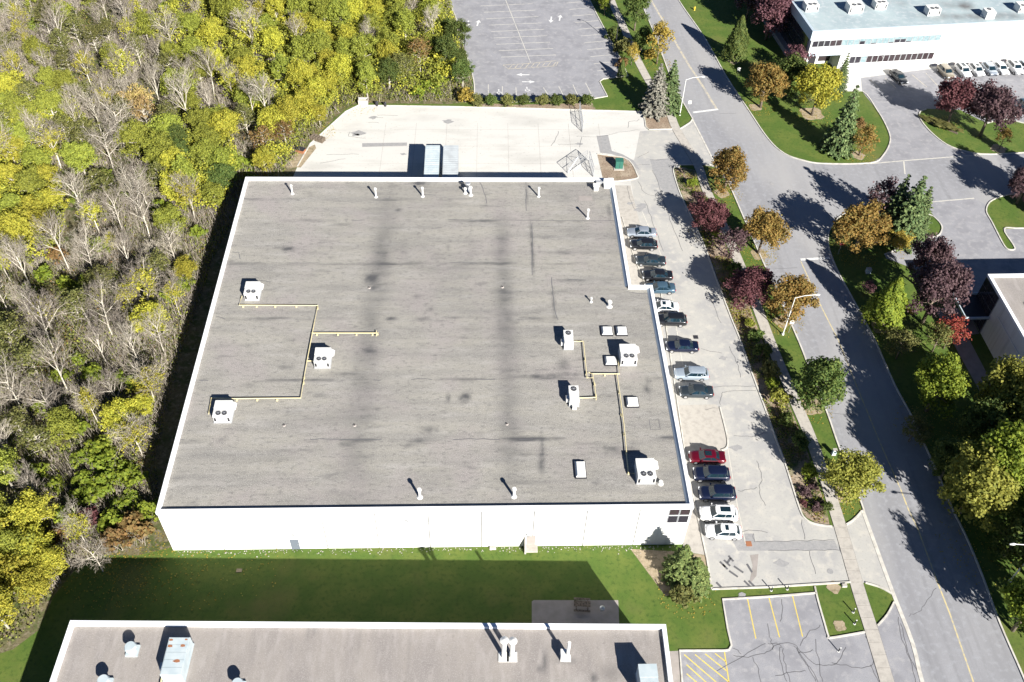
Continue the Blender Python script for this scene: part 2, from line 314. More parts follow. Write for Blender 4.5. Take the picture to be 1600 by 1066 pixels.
# sidewalks made of slabs
def sidewalk(leftpx, rightpx, name_px_z=.03):
    Lp = smoothline(GP(leftpx), 6); Rp = smoothline(GP(rightpx), 6)
    C = [(a+b_)*.5 for a, b_ in zip(Lp, Rp)]
    par = struct(ribbon(MB(), C, 1.65, .022).build('sidewalk', M['crack']))
    seg = []; acc = 0; step = 1.5; pos = C[0].copy(); slab_mesh = MB().box(-.735, .735, -.78, .78, 0, .05).mesh('paving_slab', M['concrete_pale'])
    d = [0]
    for i in range(1, len(C)): d.append(d[-1]+(C[i]-C[i-1]).length)
    t = step/2
    while t < d[-1]:
        i = max(k for k in range(len(d)) if d[k] <= t); i = min(i, len(C)-2); u = (t-d[i])/max(d[i+1]-d[i], 1e-6)
        p = C[i].lerp(C[i+1], u); dr = C[min(i+2, len(C)-1)]-C[max(i-1, 0)]
        o = link(bpy.data.objects.new('paving_slab', slab_mesh), par); o.location = (p.x, p.y, .024+random.uniform(-.004, .006)); o.rotation_euler = (0, 0, math.atan2(dr.y, dr.x))
        t += step
sidewalk([(915, -100), (948, 0), (962, 30), (975, 60), (990, 95), (1011, 135), (1037, 172), (1050, 203), (1072, 240), (1086, 265), (1098, 300), (1130, 370), (1172, 470), (1200, 545), (1232, 625), (1260, 690), (1297, 798), (1332, 924), (1352, 986), (1376, 1066), (1400, 1150)],
         [(930, -100), (962, 0), (974, 28), (987, 57), (1002, 92), (1023, 130), (1050, 170), (1063, 200), (1086, 238), (1099, 262), (1112, 300), (1145, 370), (1186, 470), (1213, 540), (1246, 615), (1277, 690), (1313, 798), (1350, 918), (1368, 975), (1396, 1066), (1420, 1150)])

# painted markings
def lines(name, segs, m, wdt=.12, z=.024):
    b = MB()
    for s in segs: ribbon(b, GP(s), wdt, z)
    return struct(b.build(name, m))
lines('stop_line', [[(1083, 176), (1122, 171)]], M['white_paint'], .5); lines('stop_line', [[(1251, 406), (1297, 403)]], M['white_paint'], .5)
lines('centre_line', [[(1251, 408), (1275, 461), (1285, 483)], [(1285, 483), (1310, 532), (1340, 607), (1375, 692), (1407, 764), (1420, 798), (1434, 826), (1464, 908), (1484, 959), (1521, 1066), (1555, 1160)]], M['road_yellow'], .17, .012)
lines('centre_line', [[(985, -60), (1017, 0), (1045, 48), (1075, 100), (1100, 138), (1120, 171)]], M['faded_yellow'], .45, .012)
lines('gutter_line', [[(1360, 256), (1417, 251), (1532, 242)], [(1442, 317), (1522, 310)], [(1412, 252), (1414, 272)]], M['faded_white'], .22)
segs = [[(790, 0), (829, 98)], [(752, -90), (790, 0)]]
for k in range(-6, 9): segs.append([(752+k*3.9, 9.5+k*10), (832+k*4.6, 6+k*10)])
for k in range(-6, 11):
    segs.append([(885+k*4.3+.05*k*k, 5+k*10+.06*k*k), (920+k*5, 2+k*10+.05*k*k)])
for s_ in ([(806, 136), (807, 152)], [(849, 137), (859, 152)], [(873, 135), (881, 151)], [(895, 132), (902, 148)], [(915, 130), (927, 153)], [(763, 132), (763, 150)], [(785, 135), (785, 151)]): segs.append(s_)
lines('parking_lines', segs, M['faded_white'], .13, .014)
segs = [[(786, 102), (830, 99), (868, 95), (872, 97), (869, 103), (830, 106), (795, 108), (786, 102)]]
for k in range(9): segs.append([(796+k*8.5, 107-k*.5), (801+k*8.5, 101-k*.5)])
lines('hatched_marking', segs, M['faded_yellow'], .15, .014)
segs = [[(1168, 936), (1181, 998)], [(1201, 932), (1218, 996)], [(1238, 930), (1254, 995)]]
lines('parking_lines', segs, M['yellow_paint'], .12, .014)
lines('hatched_marking', [[(1069, 1023), (1119, 1066), (1140, 1085)], [(1086, 1023), (1139, 1066)], [(1102, 1022), (1136, 1049)], [(1117, 1021), (1134, 1034)], [(1073, 1039), (1103, 1066), (1125, 1085)], [(1073, 1053), (1088, 1066), (1110, 1085)], [(1132, 1019), (1139, 1066), (1143, 1090)]], M['yellow_paint'], .12, .014)
segs = [[(1383, 122), (1400, 138)], [(1360, 125), (1378, 142)], [(1425, 117), (1448, 136)], [(1447, 115), (1465, 134)]]
lines('parking_lines', segs, M['faded_yellow'], .15, .02)
lines('stall_edge_line', [[(1003, 330), (1040, 415), (1072, 600)], [(1137, 700), (1152, 790), (1165, 850)]], M['faded_white'], .12, .024)
def arrow(px, py, ang, s=1.0):
    c = G(px, py); A = lambda x, y: (c.x+s*(x*math.cos(ang)-y*math.sin(ang)), c.y+s*(x*math.sin(ang)+y*math.cos(ang)))
    return MB().poly([A(-1.3, -.15), (A(.2, -.15)), A(.2, -.55), A(1.3, 0), A(.2, .55), A(.2, .15), A(-1.3, .15)], .016)
for a in [(861, 31, -1.7), (875, 28, 1.4), (731, 37, -1.7), (747, 36, 1.4), (817, 117, math.pi), (826, 128, 0)]:
    struct(arrow(*a).build('lane_arrow', M['white_paint']))
for px, py in [(824, 140), (780, 144)]:                # accessible parking symbols
    c = G(px, py); b = MB(); s = .75
    ribbon(b, [(c.x+s*(.5*math.cos(t)-.05), c.y+s*(.5*math.sin(t)-.35)) for t in np.linspace(2.3, 6.6, 14)], .16, .016)
    ribbon(b, [(c.x-.1*s, c.y+.75*s), (c.x-.05*s, c.y), (c.x+.45*s, c.y), (c.x+.7*s, c.y-.7*s)], .17, .016)
    b.poly([(c.x-.1*s+.17*math.cos(k), c.y+1.0*s+.17*math.sin(k)) for k in np.linspace(0, 5.5, 9)], .016)
    struct(b.build('accessible_parking_symbol', M['white_paint']))
def wob(p, a=.12):
    out = smoothline(p, 4); return [Vector((q.x+random.uniform(-a, a), q.y+random.uniform(-a, a), 0)) for q in out]
def cracks(name, L, wdt, z):
    b = MB()
    for l in L: ribbon(b, wob(GP(l)), wdt, z)
    return struct(b.build(name, M['crack']))
cracks('sealed_cracks', [[(1200, 1020), (1212, 1008), (1228, 1004), (1245, 1010), (1258, 1025), (1275, 1038), (1300, 1040), (1312, 1030), (1322, 1010)], [(1250, 1008), (1262, 990), (1282, 978)], [(1218, 1010), (1220, 1030), (1228, 1066)],
       [(1222, 1012), (1227, 1040), (1235, 1070)], [(1240, 1008), (1256, 1034), (1272, 1050), (1280, 1070)], [(1246, 1012), (1262, 1040), (1275, 1066)], [(1246, 1020), (1262, 1018), (1270, 1016)], [(1300, 1035), (1330, 1042), (1360, 1040), (1366, 1020), (1355, 1000), (1352, 993)], [(1360, 1040), (1372, 1066)], [(1356, 1005), (1370, 1030), (1374, 1060)],
       [(1404, 965), (1410, 1000), (1425, 1040), (1432, 1066)], [(1408, 975), (1420, 1020), (1440, 1066)], [(1212, 1055), (1235, 1052), (1260, 1047)], [(1146, 1024), (1175, 1026), (1199, 1020)], [(1120, 1048), (1160, 1025), (1195, 1006)],
       [(1175, 1028), (1185, 1045), (1190, 1070)], [(1200, 975), (1204, 1000), (1209, 1015)], [(1146, 1012), (1158, 1022)], [(1222, 935), (1223, 955), (1220, 970)], [(1274, 1000), (1280, 1040), (1285, 1066)], [(1199, 1005), (1216, 1006), (1222, 1012)]], .075, .016)
cracks('lot_cracks', [[(1020, 266), (1029, 288), (1040, 323), (1050, 351), (1067, 393)], [(997, 283), (1007, 301), (1025, 306), (1040, 303)], [(980, 291), (985, 311), (992, 328)], [(1007, 313), (1015, 333), (1025, 361), (1036, 393)], [(1110, 466), (1127, 506)],
       [(1114, 605), (1150, 604), (1182, 604)], [(1125, 632), (1127, 617), (1137, 612), (1182, 611)], [(1140, 542), (1150, 565), (1158, 590)], [(1152, 767), (1170, 766), (1184, 762)], [(1146, 680), (1175, 682), (1198, 676)], [(1183, 720), (1190, 745), (1186, 765), (1195, 790)],
       [(1252, 812), (1257, 843)], [(1200, 846), (1260, 845), (1304, 845)], [(1200, 861), (1260, 860), (1310, 859)], [(1265, 862), (1275, 897)], [(1305, 825), (1313, 860), (1328, 905)], [(1178, 834), (1180, 847), (1200, 846)],
       [(1065, 308), (1085, 350), (1104, 392), (1125, 445)], [(1100, 640), (1118, 638)], [(1150, 834), (1178, 829), (1200, 833)], [(1094, 545), (1128, 552)], [(900, 213), (932, 214)], [(872, 226), (900, 225)], [(932, 213), (950, 212), (964, 207), (1000, 203)], [(996, 247), (1013, 238)], [(995, 258), (1016, 257)]], .06, .028)
cracks('yard_cracks', [[(873, 205), (868, 218), (862, 228)], [(1016, 250), (1030, 250), (1056, 247)], [(583, 183), (600, 184)], [(575, 191), (592, 192)], [(510, 242), (560, 241)], [(548, 206), (545, 213), (572, 216)], [(983, 190), (981, 200)], [(983, 190), (996, 189), (998, 186)], [(500, 255), (540, 248)], [(590, 180), (622, 181)], [(910, 215), (905, 230)]], .07, .024)
b = MB()
for yy in np.arange(126, 150, 5.2): ribbon(b, [(-30+max(0, yy-130)*.9, yy), (20, yy+.3)], .035, .022)
for xx in np.arange(-28, 24, 5.6): ribbon(b, [(xx, 124), (xx+.3, 149 if xx > -18 else 132)], .035, .022)
struct(b.build('control_joints', M['pad']))
for px, py, r in [(560, 208, 1.2), (556, 211, .7), (583, 184, .8), (630, 241, .5), (700, 190, 1.0), (905, 225, .6), (1003, 322, 1.0), (998, 328, .8), (985, 318, .6), (1150, 700, .8), (1130, 560, .6), (1102, 400, .7), (1220, 880, .8), (1160, 930, .5)]:
    c = G(px, py); struct(MB().poly([(c.x+r*(1+.35*math.sin(k*2.3+px))*math.cos(k*.52), c.y+r*.6*(1+.3*math.cos(k*1.9+py))*math.sin(k*.52)) for k in range(12)], .0225+.004*(px > 980)).build('oil_stain', M['patch']))
cracks('road_cracks', [[(1405, 851), (1420, 850)], [(1462, 918), (1445, 945), (1432, 958), (1418, 962)], [(1285, 645), (1340, 648)], [(1125, 178), (1150, 177)], [(1210, 420), (1245, 419)]], .06, .013)
for px, py in [(1297, 893), (1206, 287), (1593, 279), (1085, 560)][:3]:
    c = G(px, py); b = MB(); b.tube([(c.x, c.y, .01), (c.x, c.y, .03)], .38, 14); o = struct(b.build('manhole_cover', M['patch']))
for px, py, m_ in [(1170, 850, 'rust'), (1087, 527, 'dark')]:
    c = G(px, py); o = struct(MB().box(c.x-.35, c.x+.35, c.y-.35, c.y+.35, .02, .045).build('catch_basin', M[m_]))
sheet('oil_stain', [(1172, 868), (1185, 866), (1182, 900), (1170, 915), (1176, 885)], .028, M['pad'])
b = MB()
for px, py, L, a in [(1129, 882, .9, 2.2), (1136, 880, 1, 2.2), (1139, 876, .8, .9), (1142, 873, .9, 2.1), (1133, 886, .8, 2.2), (1154, 890, 1.3, 2.4), (1146, 897, 1.2, 2.4), (1171, 888, 1.2, 1.9), (1123, 914, .8, 2.2), (1168, 913, 1.1, 2.2), (1174, 912, .9, 2.2)]:
    c = G(px, py); ribbon(b, [(c.x-math.cos(a)*L/2, c.y-math.sin(a)*L/2), (c.x, c.y), (c.x+math.cos(a)*L/2, c.y+math.sin(a)*L/2)], .26, .03)
struct(b.build('tar_marks', M['crack']))
# ================================================================ BUILDINGS
def wallpart(parent, name, x0, x1, y0, y1, z0, z1, m):
    return MB().box(x0, x1, y0, y1, z0, z1).build(name, m, parent)
def panels_x(parent, x0, x1, y0, y1, z0, z1, n, m, name='concrete_panel', g=.02):     # row of wall panels with recessed joints
    wd = (x1-x0)/n; me = MB().box(g, wd-g, y0, y1, z0, z1).mesh(name, m)
    for i in range(n):
        o = link(bpy.data.objects.new(name, me), parent); o.location = (x0+i*wd, random.uniform(0, .006), 0)
def panels_y(parent, x0, x1, y0, y1, z0, z1, n, m, name='concrete_panel', g=.02):
    wd = (y1-y0)/n; me = MB().box(x0, x1, g, wd-g, z0, z1).mesh(name, m)
    for i in range(n):
        o = link(bpy.data.objects.new(name, me), parent); o.location = (random.uniform(0, .006), y0+i*wd, 0)

def fbm(x, y, sc, seed=0):
    from mathutils import noise
    return noise.fractal(Vector((x*sc+seed, y*sc-seed, seed*.7)), 1, 2, 4)
def roof_sheet(name, x0, x1, y0, y1, z, m, parent, stain, step=.45, cut=None):
    nx, ny = int((x1-x0)/step), int((y1-y0)/step)
    xs = np.linspace(x0, x1, nx+1); ys = np.linspace(y0, y1, ny+1)
    v = [(x, y, z) for y in ys for x in xs]; f = []
    for j in range(ny):
        for i in range(nx):
            if cut and cut((xs[i]+xs[i+1])/2, (ys[j]+ys[j+1])/2): continue
            a = j*(nx+1)+i; f.append((a, a+1, a+nx+2, a+nx+1))
    me = bpy.data.meshes.new(name); me.from_pydata(v, [], f); me.materials.append(m)
    at = me.attributes.new('stain', 'FLOAT', 'POINT'); at.data.foreach_set('value', [stain(p[0], p[1]) for p in v])
    return link(bpy.data.objects.new(name, me), parent)
def roofmat(name, base, layers, dark):
    m = mat(name, base, layers, rough=.95, bump=.25, bscale=25)
    t = m.node_tree; b = t.nodes['Principled BSDF']; src = b.inputs['Base Color'].links[0].from_socket
    a = t.nodes.new('ShaderNodeAttribute'); a.attribute_name = 'stain'; x = t.nodes.new('ShaderNodeMix'); x.data_type = 'RGBA'; x.clamp_factor = True
    t.links.new(a.outputs['Fac'], x.inputs[0]); t.links.new(src, x.inputs[6]); x.inputs[7].default_value = (*dark, 1)
    t.links.new(x.outputs[2], b.inputs['Base Color']); return m
M['roof_gravel'] = roofmat('roof_gravel', (.272, .258, .222), [((.205, .196, .178), .5, .4, .65, (.12, 1, 1)), ((.31, .296, .27), .9, .5, .75, (.25, 1, 1)), ((.26, .235, .222), .16, .5, .7), ((.13, .125, .115), 3.2, .52, .76, (.4, 1, 1)), ((.40, .385, .355), 9, .48, .72), ((.15, .145, .135), 14, .5, .75, (.5, 1, 1))], (.07, .07, .072))
M['roof_pink'] = roofmat('roof_gravel_pink', (.262, .238, .215), [((.225, .205, .19), .5, .4, .65, (1, .3, 1)), ((.31, .285, .265), 1.2, .5, .75, (1, .3, 1)), ((.17, .155, .145), 3.5, .6, .85), ((.33, .31, .29), 9, .5, .75)], (.07, .07, .072))
M['roof_pale'] = roofmat('roof_pale', (.32, .385, .395), [((.27, .33, .35), .25, .4, .65), ((.38, .42, .43), 1, .5, .7), ((.22, .25, .26), 3, .62, .85)], (.12, .12, .12))

XL, XR, YF, YB, H, XN, YN = -36.14, 24.88, 59.95, 121.68, 8.2, 21.85, 96.9
wh = thing('warehouse', 'large white industrial building with a wide grey gravel roof in the middle of the picture', 'building', (0, 0, 0))
core = MB().poly([(XL+.1, YF+.12), (XR-.1, YF+.12), (XR-.1, YN-.1), (XN-.1, YN-.1), (XN-.1, YB-.1), (XL+.1, YB-.1)], 0, H-.46).build('wall', M['crack'], wh)
panels_x(core, XL, XR, YF, YF+.1, .0, H-.12, 10, M['wall'], g=.05)
panels_y(core, XL, XL+.08, YF+.1, YB, 0, H-.12, 10, M['wall']); panels_y(core, XR-.08, XR, YF+.1, YN, 0, H-.12, 6, M['wall'])
panels_y(core, XN-.08, XN, YN, YB, 0, H-.12, 4, M['wall']); panels_x(core, XL+.08, XN, YB-.08, YB, 0, H-.12, 10, M['wall'])
def in_notch(x, y): return x > XN-.4 and y > YN-.3
blobs = []
for px, py, rx, ry, s in [(450, 389, .8, .4, .8), (580, 436, .9, .9, .9), (583, 451, .5, .4, .5), (612, 498, .8, .4, .6), (1, 1, 1, 1, 0), (845, 588, 3, .35, .6), (890, 585, 2.5, .3, .5), (880, 570, .9, 1.2, .45), (700, 622, .25, .8, .6), (723, 622, .5, .8, .6), (731, 620, .4, .7, .6), (449, 574, 1, .4, .45),
                          (822, 686, 1.6, .3, .55), (847, 700, .3, 2.2, .45), (845, 725, .35, 1.2, .5), (655, 688, 1.2, .35, .5), (671, 671, .9, .6, .4), (640, 696, .8, .25, .4), (538, 585, 1.6, .3, .35), (655, 287, 1.2, .45, .8), (622, 328, .5, .4, .5), (823, 300, .25, 2.6, .45), (831, 380, .25, 5, .4), (832, 400, .2, 5, .35), (952, 330, .3, 1.6, .5), (1011, 608, .5, .9, .5), (1013, 596, .3, .6, .4),
                          (700, 387, .25, .6, .3), (760, 322, 2, .25, .35), (865, 475, .25, 3, .4), (890, 438, 2.4, .25, .5), (880, 395, 1.2, .3, .35), (834, 498, 1.4, .25, .5), (990, 700, .7, 1.4, .2), (652, 463, .5, .3, .5), (673, 483, .4, .4, .5), (1049, 683, 1, .25, .5), (968, 705, 1.8, .7, .25), (920, 693, 2.2, .2, .3), (950, 700, 2.4, .22, .3), (970, 800, .1, .1, 0)]:
    c = G(px, py, 7.8); blobs.append((c.x, c.y, rx, ry, s))
A1, A2 = G(603, 330, 7.8), G(560, 690, 7.8); B1, B2 = G(785, 345, 7.8), G(797, 690, 7.8)
seams = [(G(700, y, 7.8).y, s) for y, s in ((312, .3), (345, .5), (412, .45), (497, .4), (593, .5), (687, .75), (712, .2), (755, .15))]
def stain_main(x, y):
    s = 0
    for (p, q, wd, st) in ((A1, A2, 1.5, .55), (B1, B2, 1.25, .62)):
        t = (y-q.y)/(p.y-q.y); cx = q.x+(p.x-q.x)*t
        k = math.exp(-((x-cx)/(wd*(1.25-.25*t)))**2)*(1/(1+math.exp(-9*(t+.05))))*(1/(1+math.exp(9*(t-1.02))))
        s += st*k*(.75+.55*fbm(x, y, .22, 3))
    # loop shaped stain between the two bands
    c = G(685, 385, 7.8); r = math.hypot((x-c.x)/5.2, (y-c.y)/5.0); s += .12*math.exp(-((r-1)/.12)**2)*(1 if y < c.y+2 else .6)
    for bx, by, rx, ry, st in blobs:
        d = ((x-bx)/rx)**2+((y-by)/ry)**2
        if d < 6: s += 1.35*st*math.exp(-d)*(1+.6*fbm(x, y, 1.5, 1))
    for sy, st in seams:
        d = abs(y-sy-.15*fbm(x, 0, .3, sy))
        if d < .6: s += 1.5*st*math.exp(-(d/.24)**2)*max(0, .2+1.7*fbm(x, sy, .13, 5))
    e = min(x-XL, y-YF, YB-y, (XR-x) if y < YN else (XN-x)); s += .3*math.exp(-e/.6)*(.4+.9*fbm(x, y, .5, 9))
    s += .22*max(0, fbm(x*.16, y*1.6, .9, 12)-.08)+.10*max(0, fbm(x*.1, y, .5, 15))+.22*max(0, fbm(x*.3, y, 1.1, 21)-.42)*3
    return max(0, min(1, s+.14*fbm(x, y, .06, 2)))
ro = roof_sheet('roof', XL+.1, XR-.1, YF+.1, YB-.1, H-.42, M['roof_gravel'], wh, stain_main, .3, in_notch)
def coping(parent, pts, wdt, z0, z1, m):
    b = MB(); n = len(pts)
    area = sum(pts[i][0]*pts[(i+1) % n][1]-pts[(i+1) % n][0]*pts[i][1] for i in range(n))
    inn = []
    for i in range(n):
        p = Vector(pts[i]); a = (p-Vector(pts[i-1])).normalized(); c = (Vector(pts[(i+1) % n])-p).normalized()
        na = Vector((-a.y, a.x)); nc = Vector((-c.y, c.x)); k = (na+nc)/(1+na.dot(nc)); inn.append(p+k*wdt*(1 if area > 0 else -1))
    out = [Vector(p) for p in pts]
    vs = [(p.x, p.y, z) for z in (z0, z1) for p in out]+[(p.x, p.y, z) for z in (z0, z1) for p in inn]
    for i in range(n):
        j = (i+1) % n
        b.add([vs[i], vs[j], vs[n+j], vs[n+i], vs[2*n+i], vs[2*n+j], vs[3*n+j], vs[3*n+i]], [(0, 1, 2, 3), (3, 2, 6, 7), (5, 4, 7, 6), (1, 0, 4, 5)])
    return b.build('coping', m, parent)
coping(wh, [(XL-.04, YF-.04), (XR+.04, YF-.04), (XR+.04, YN+.04), (XN+.04, YN+.04), (XN+.04, YB+.04), (XL-.04, YB+.04)], .44, H-.5, H, M['coping'])
b = MB()                                            # sloped flashing strip inside the right hand parapet
for x, y0, y1 in ((XR-.41, YF+.42, YN-.42), (XN-.41, YN+.0, YB-.42)):
    b.add([(x, y0, H-.06), (x, y1, H-.06), (x-.36, y1, H-.40), (x-.36, y0, H-.40)], [(0, 1, 2, 3)])
b.build('flashing', M['flashing'], wh)

def window(parent, lx0, lx1, z0, z1, y, m, depth=.06, fr=.05, name='window'):
    f = MB(); f.box(lx0, lx1, y-depth, y, z0, z0+fr).box(lx0, lx1, y-depth, y, z1-fr, z1).box(lx0, lx0+fr, y-depth, y, z0+fr, z1-fr).box(lx1-fr, lx1, y-depth, y, z0+fr, z1-fr)
    o = f.build(name, M['frame'], parent); MB().box(lx0+fr, lx1-fr, y-.03, y-.01, z0+fr, z1-fr).build('pane', m, o); return o
W = lambda px, py: onwall(px, py, (0, YF, 0), (0, 1, 0))
a, c = W(1047.5, 793), W(1080, 801.5); d1, d2 = W(1044.4, 805), W(1041.2, 816.5)
xa, xb = (a.x+d2.x)/2, XR-.25; zt, zb = a.z-.1, d2.z; zm = (zt+zb)/2
for z0, z1, mm in ((zm+.06, zt, 'glass_plum'), (zb, zm-.06, 'glass')):
    window(wh, xa, (xa+xb)/2-.03, z0, z1, YF, M[mm]); window(wh, (xa+xb)/2+.03, xb, z0, z1, YF, M[mm])
dx = W(463, 858).x
dr = MB().box(dx-.5, dx+.5, YF-.05, YF, 0, 2.1).build('door', M['grey_door'], wh); MB().box(dx+.32, dx+.4, YF-.1, YF-.05, 1, 1.12).build('handle', M['steel'], dr)
dx = W(829, 856).x
dr = MB().box(dx-.5, dx+.5, YF-.04, YF, .3, 2.3).build('door', M['pad'], wh)
MB().box(dx-.8, dx+.8, YF-.9, YF-.01, 0, .3).build('step', M['concrete_pale'], wh)
MB().add([(dx-.8, YF-1.1, 0), (dx-.8, YF-.01, 0), (dx-.8, YF-.01, 2.2), (dx-.8, YF-1.1, .9), (dx-.6, YF-1.1, 0), (dx-.6, YF-.01, 0), (dx-.6, YF-.01, 2.2), (dx-.6, YF-1.1, .9)],
         [(0, 1, 2, 3), (4, 7, 6, 5), (0, 3, 7, 4), (3, 2, 6, 7)]).build('wing_wall', M['concrete_pale'], wh)
for px, py in ((637, 812), (459, 835), (825, 835)):
    p = W(px, py); MB().box(p.x-.15, p.x+.15, YF-.25, YF-.001, p.z-.12, p.z+.12).build('wall_light', M['steel'], wh)
for k in range(6):                                  # dock doors on the rear wall
    x = -14+k*4.2; dd = MB().box(x, x+2.8, YB+.002, YB+.06, 1.2, 4.2).build('dock_door', M['steel'], wh)
# skylights and vents are parts of the roof
ZR = H-.42
for px, py, wpx, dm in [(948.5, 515.5, 1.42, 1.5), (971.5, 515.5, 1.42, 1.5), (954.5, 562, 1.5, 1.45), (988, 626.5, 1.5, 1.5), (907, 732, 1.2, 2.3)]:
    c = G(px, py, ZR+.4); b = MB().box(c.x-wpx/2-.08, c.x+wpx/2+.08, c.y-dm/2-.08, c.y+dm/2+.08, ZR, ZR+.22)
    o = b.build('skylight', M['dark'], ro)
    b = MB(); k = .18; x0, x1, y0, y1 = c.x-wpx/2, c.x+wpx/2, c.y-dm/2, c.y+dm/2
    b.add([(x0, y0, ZR+.23), (x1, y0, ZR+.23), (x1, y1, ZR+.23), (x0, y1, ZR+.23), (x0+k, y0+k, ZR+.45), (x1-k, y0+k, ZR+.45), (x1-k, y1-k, ZR+.45), (x0+k, y1-k, ZR+.45)],
          [(4, 5, 6, 7), (0, 1, 5, 4), (1, 2, 6, 5), (2, 3, 7, 6), (3, 0, 4, 7)]); b.build('dome', M['unit'], o)
def vent(px, py, h, r, z, parent, cap=True, m='unit'):
    c = G(px, py, z); b = MB(); b.tube([(c.x, c.y, z), (c.x, c.y, z+h)], r, 10)
    if cap: b.tube([(c.x, c.y, z+h-.05), (c.x, c.y, z+h+.12)], [r*1.7, r*1.5], 12)
    b.tube([(c.x, c.y, z), (c.x, c.y, z+.12)], [r*2.3, r*1.4], 10)
    return b.build('vent_pipe', M[m], parent)
for px, py, h, r in [(457, 303, 1.6, .13), (587.5, 308, 1.6, .13), (660.5, 307, 1.6, .14), (735.5, 305, 1.5, .17), (841.5, 307, 1.6, .13), (918, 341, 1.6, .14), (656, 777, 1.5, .16), (803, 776, 1.5, .16), (923.5, 472, .7, .1), (952, 479, .9, .2)]:
    vent(px, py, h, r, ZR, ro)
vent(731, 297, 1.3, .26, ZR, ro, m='steel'); vent(727, 302, .9, .15, ZR, ro); vent(1032, 756, .35, .16, ZR, ro)
for px, py in [(577, 450), (785, 449), (554, 665), (792, 663), (444, 665)]: vent(px, py, .12, .10, ZR, ro, False, 'pad')
c = G(931, 297, ZR); MB().box(c.x-.35, c.x+.35, c.y-.3, c.y+.3, ZR, ZR+.9).box(c.x-.5, c.x+.5, c.y-.45, c.y+.45, ZR+.9, ZR+1.0).build('vent_hood', M['unit'], ro)
c = G(950, 292, ZR); b = MB().box(c.x-.7, c.x+.75, c.y-.5, c.y+.5, ZR, ZR+.45).box(c.x-.7, c.x+.75, c.y+.5, c.y+.6, ZR+.45, ZR+1.2); b.build('roof_hatch', M['unit'], ro)
c = G(936, 287, ZR); MB().box(c.x-.5, c.x+.7, c.y-.2, c.y+.2, ZR, ZR+.5).build('electrical_box', M['steel'], ro)
c = G(915, 310, ZR); b = MB(); ribbon(b, [(c.x-1.1, c.y-.55), (c.x+1.1, c.y-.55), (c.x+1.1, c.y+.55), (c.x-1.1, c.y+.55)], .12, ZR+.02, True); b.poly([(c.x-1, c.y-.5), (c.x+1, c.y-.5), (c.x+1, c.y+.5), (c.x-1, c.y+.5)], ZR+.012)
b.build('roof_patch', M['pad'], ro)
c = G(1023, 664, ZR); b = MB(); ribbon(b, [(c.x-.6, c.y-.75), (c.x+.6, c.y-.75), (c.x+.6, c.y+.75), (c.x-.6, c.y+.75)], .08, ZR+.012, True); b.build('roof_patch', M['crack'], ro)
# tarred seams and cracks
for l in [[(484, 687), (500, 686), (540, 687), (596, 687)], [(708, 687), (745, 686), (782, 687)], [(700, 343), (735, 344), (765, 344), (800, 344), (880, 345), (960, 345)], [(582, 594), (595, 594)], [(642, 593), (662, 592), (675, 593)], [(742, 593), (773, 593)], [(703, 411), (720, 410), (745, 412)], [(888, 437), (915, 438)],
          [(862, 434), (864, 460), (868, 490), (872, 500)], [(831, 350), (832, 390), (831, 430)], [(978, 456), (1000, 459), (1012, 459)], [(337, 495), (345, 496), (352, 499)], [(362, 394), (374, 395)], [(373, 396), (375, 405)], [(550, 345), (570, 344)], [(674, 357), (690, 356)], [(826, 497), (843, 497)], [(811, 687), (832, 686)], [(1038, 683), (1054, 684)],
          [(405, 439), (412, 439), (423, 441)], [(312, 594), (326, 595)], [(282, 687), (288, 687)], [(750, 285), (758, 305), (760, 318)], [(822, 296), (822, 330)], [(600, 310), (610, 310)], [(663, 304), (680, 305)], [(700, 311), (736, 311)]]:
    ribbon(MB(), wob(GP(l, ZR), .05), .10, ZR+.008).build('tar_strip', M['crack'], ro)

# rooftop air conditioning units stand on the roof
def hvac(name, label, px, py, w_, d_, h_, z, fans=2, hood=None, group='rooftop air conditioners on the warehouse', m='unit', rz=0):
    c = G(px, py, z+h_+.15); t = thing(name, label, 'air conditioner', (c.x, c.y, z), rz, group)
    MB().box(-w_/2-.08, w_/2+.08, -d_/2-.05, d_/2+.05, 0, .15).build('base_rail', M['steel'], t)
    b = MB().box(-w_/2, w_/2, -d_/2, d_/2, .15, h_+.15).box(-w_/2-.03, w_/2+.03, -.02, d_/2+.03, h_+.15, h_+.19); cb = b.build('cabinet', M[m], t)
    fr = min(w_/2/max(fans, 1)*.62, .42) if fans else 0
    for i in range(fans):
        fx = (i-(fans-1)/2)*w_/2*.72; fy = -d_/2+fr+.12 if fans > 1 else d_/2-fr-.15
        f = MB().tube([(fx, fy, h_+.15), (fx, fy, h_+.2+(.04 if fans == 1 else 0))], fr, 16).build('fan', M['dark'], t)
        g = MB()
        for k in range(3):
            q = k*math.pi/3; g.box(-fr, fr, -.015, .015, h_+.245, h_+.26, M=Matrix.Translation((fx, fy, 0)) @ Matrix.Rotation(q, 4, 'Z'))
        g.tube([(fx, fy, h_+.24), (fx, fy, h_+.27)], fr*.22, 8); g.build('grille', M['steel'], f)
    if fans > 1:
        for sx in (-1, 1):
            MB().box(sx*w_*.40-.13, sx*w_*.40+.13, -d_/2-.03, -d_/2+.0, .35, h_*.8).build('louvre', M['dark'], t)
    if hood:
        s = hood
        MB().add([(s*w_/2, .1, h_+.12), (s*w_/2, d_/2-.1, h_+.12), (s*(w_/2+.5), d_/2-.1, h_-.25), (s*(w_/2+.5), .1, h_-.25), (s*w_/2, .1, h_-.5), (s*w_/2, d_/2-.1, h_-.5)],
                 [(0, 1, 2, 3), (3, 2, 5, 4), (0, 3, 4), (1, 5, 2)]).build('intake_hood', M[m], t)
    return t
hvac('rooftop_unit', 'white two-fan air conditioner at the upper left of the large grey roof', 393.5, 449.5, 1.9, 2.35, 1.25, ZR, hood=1)
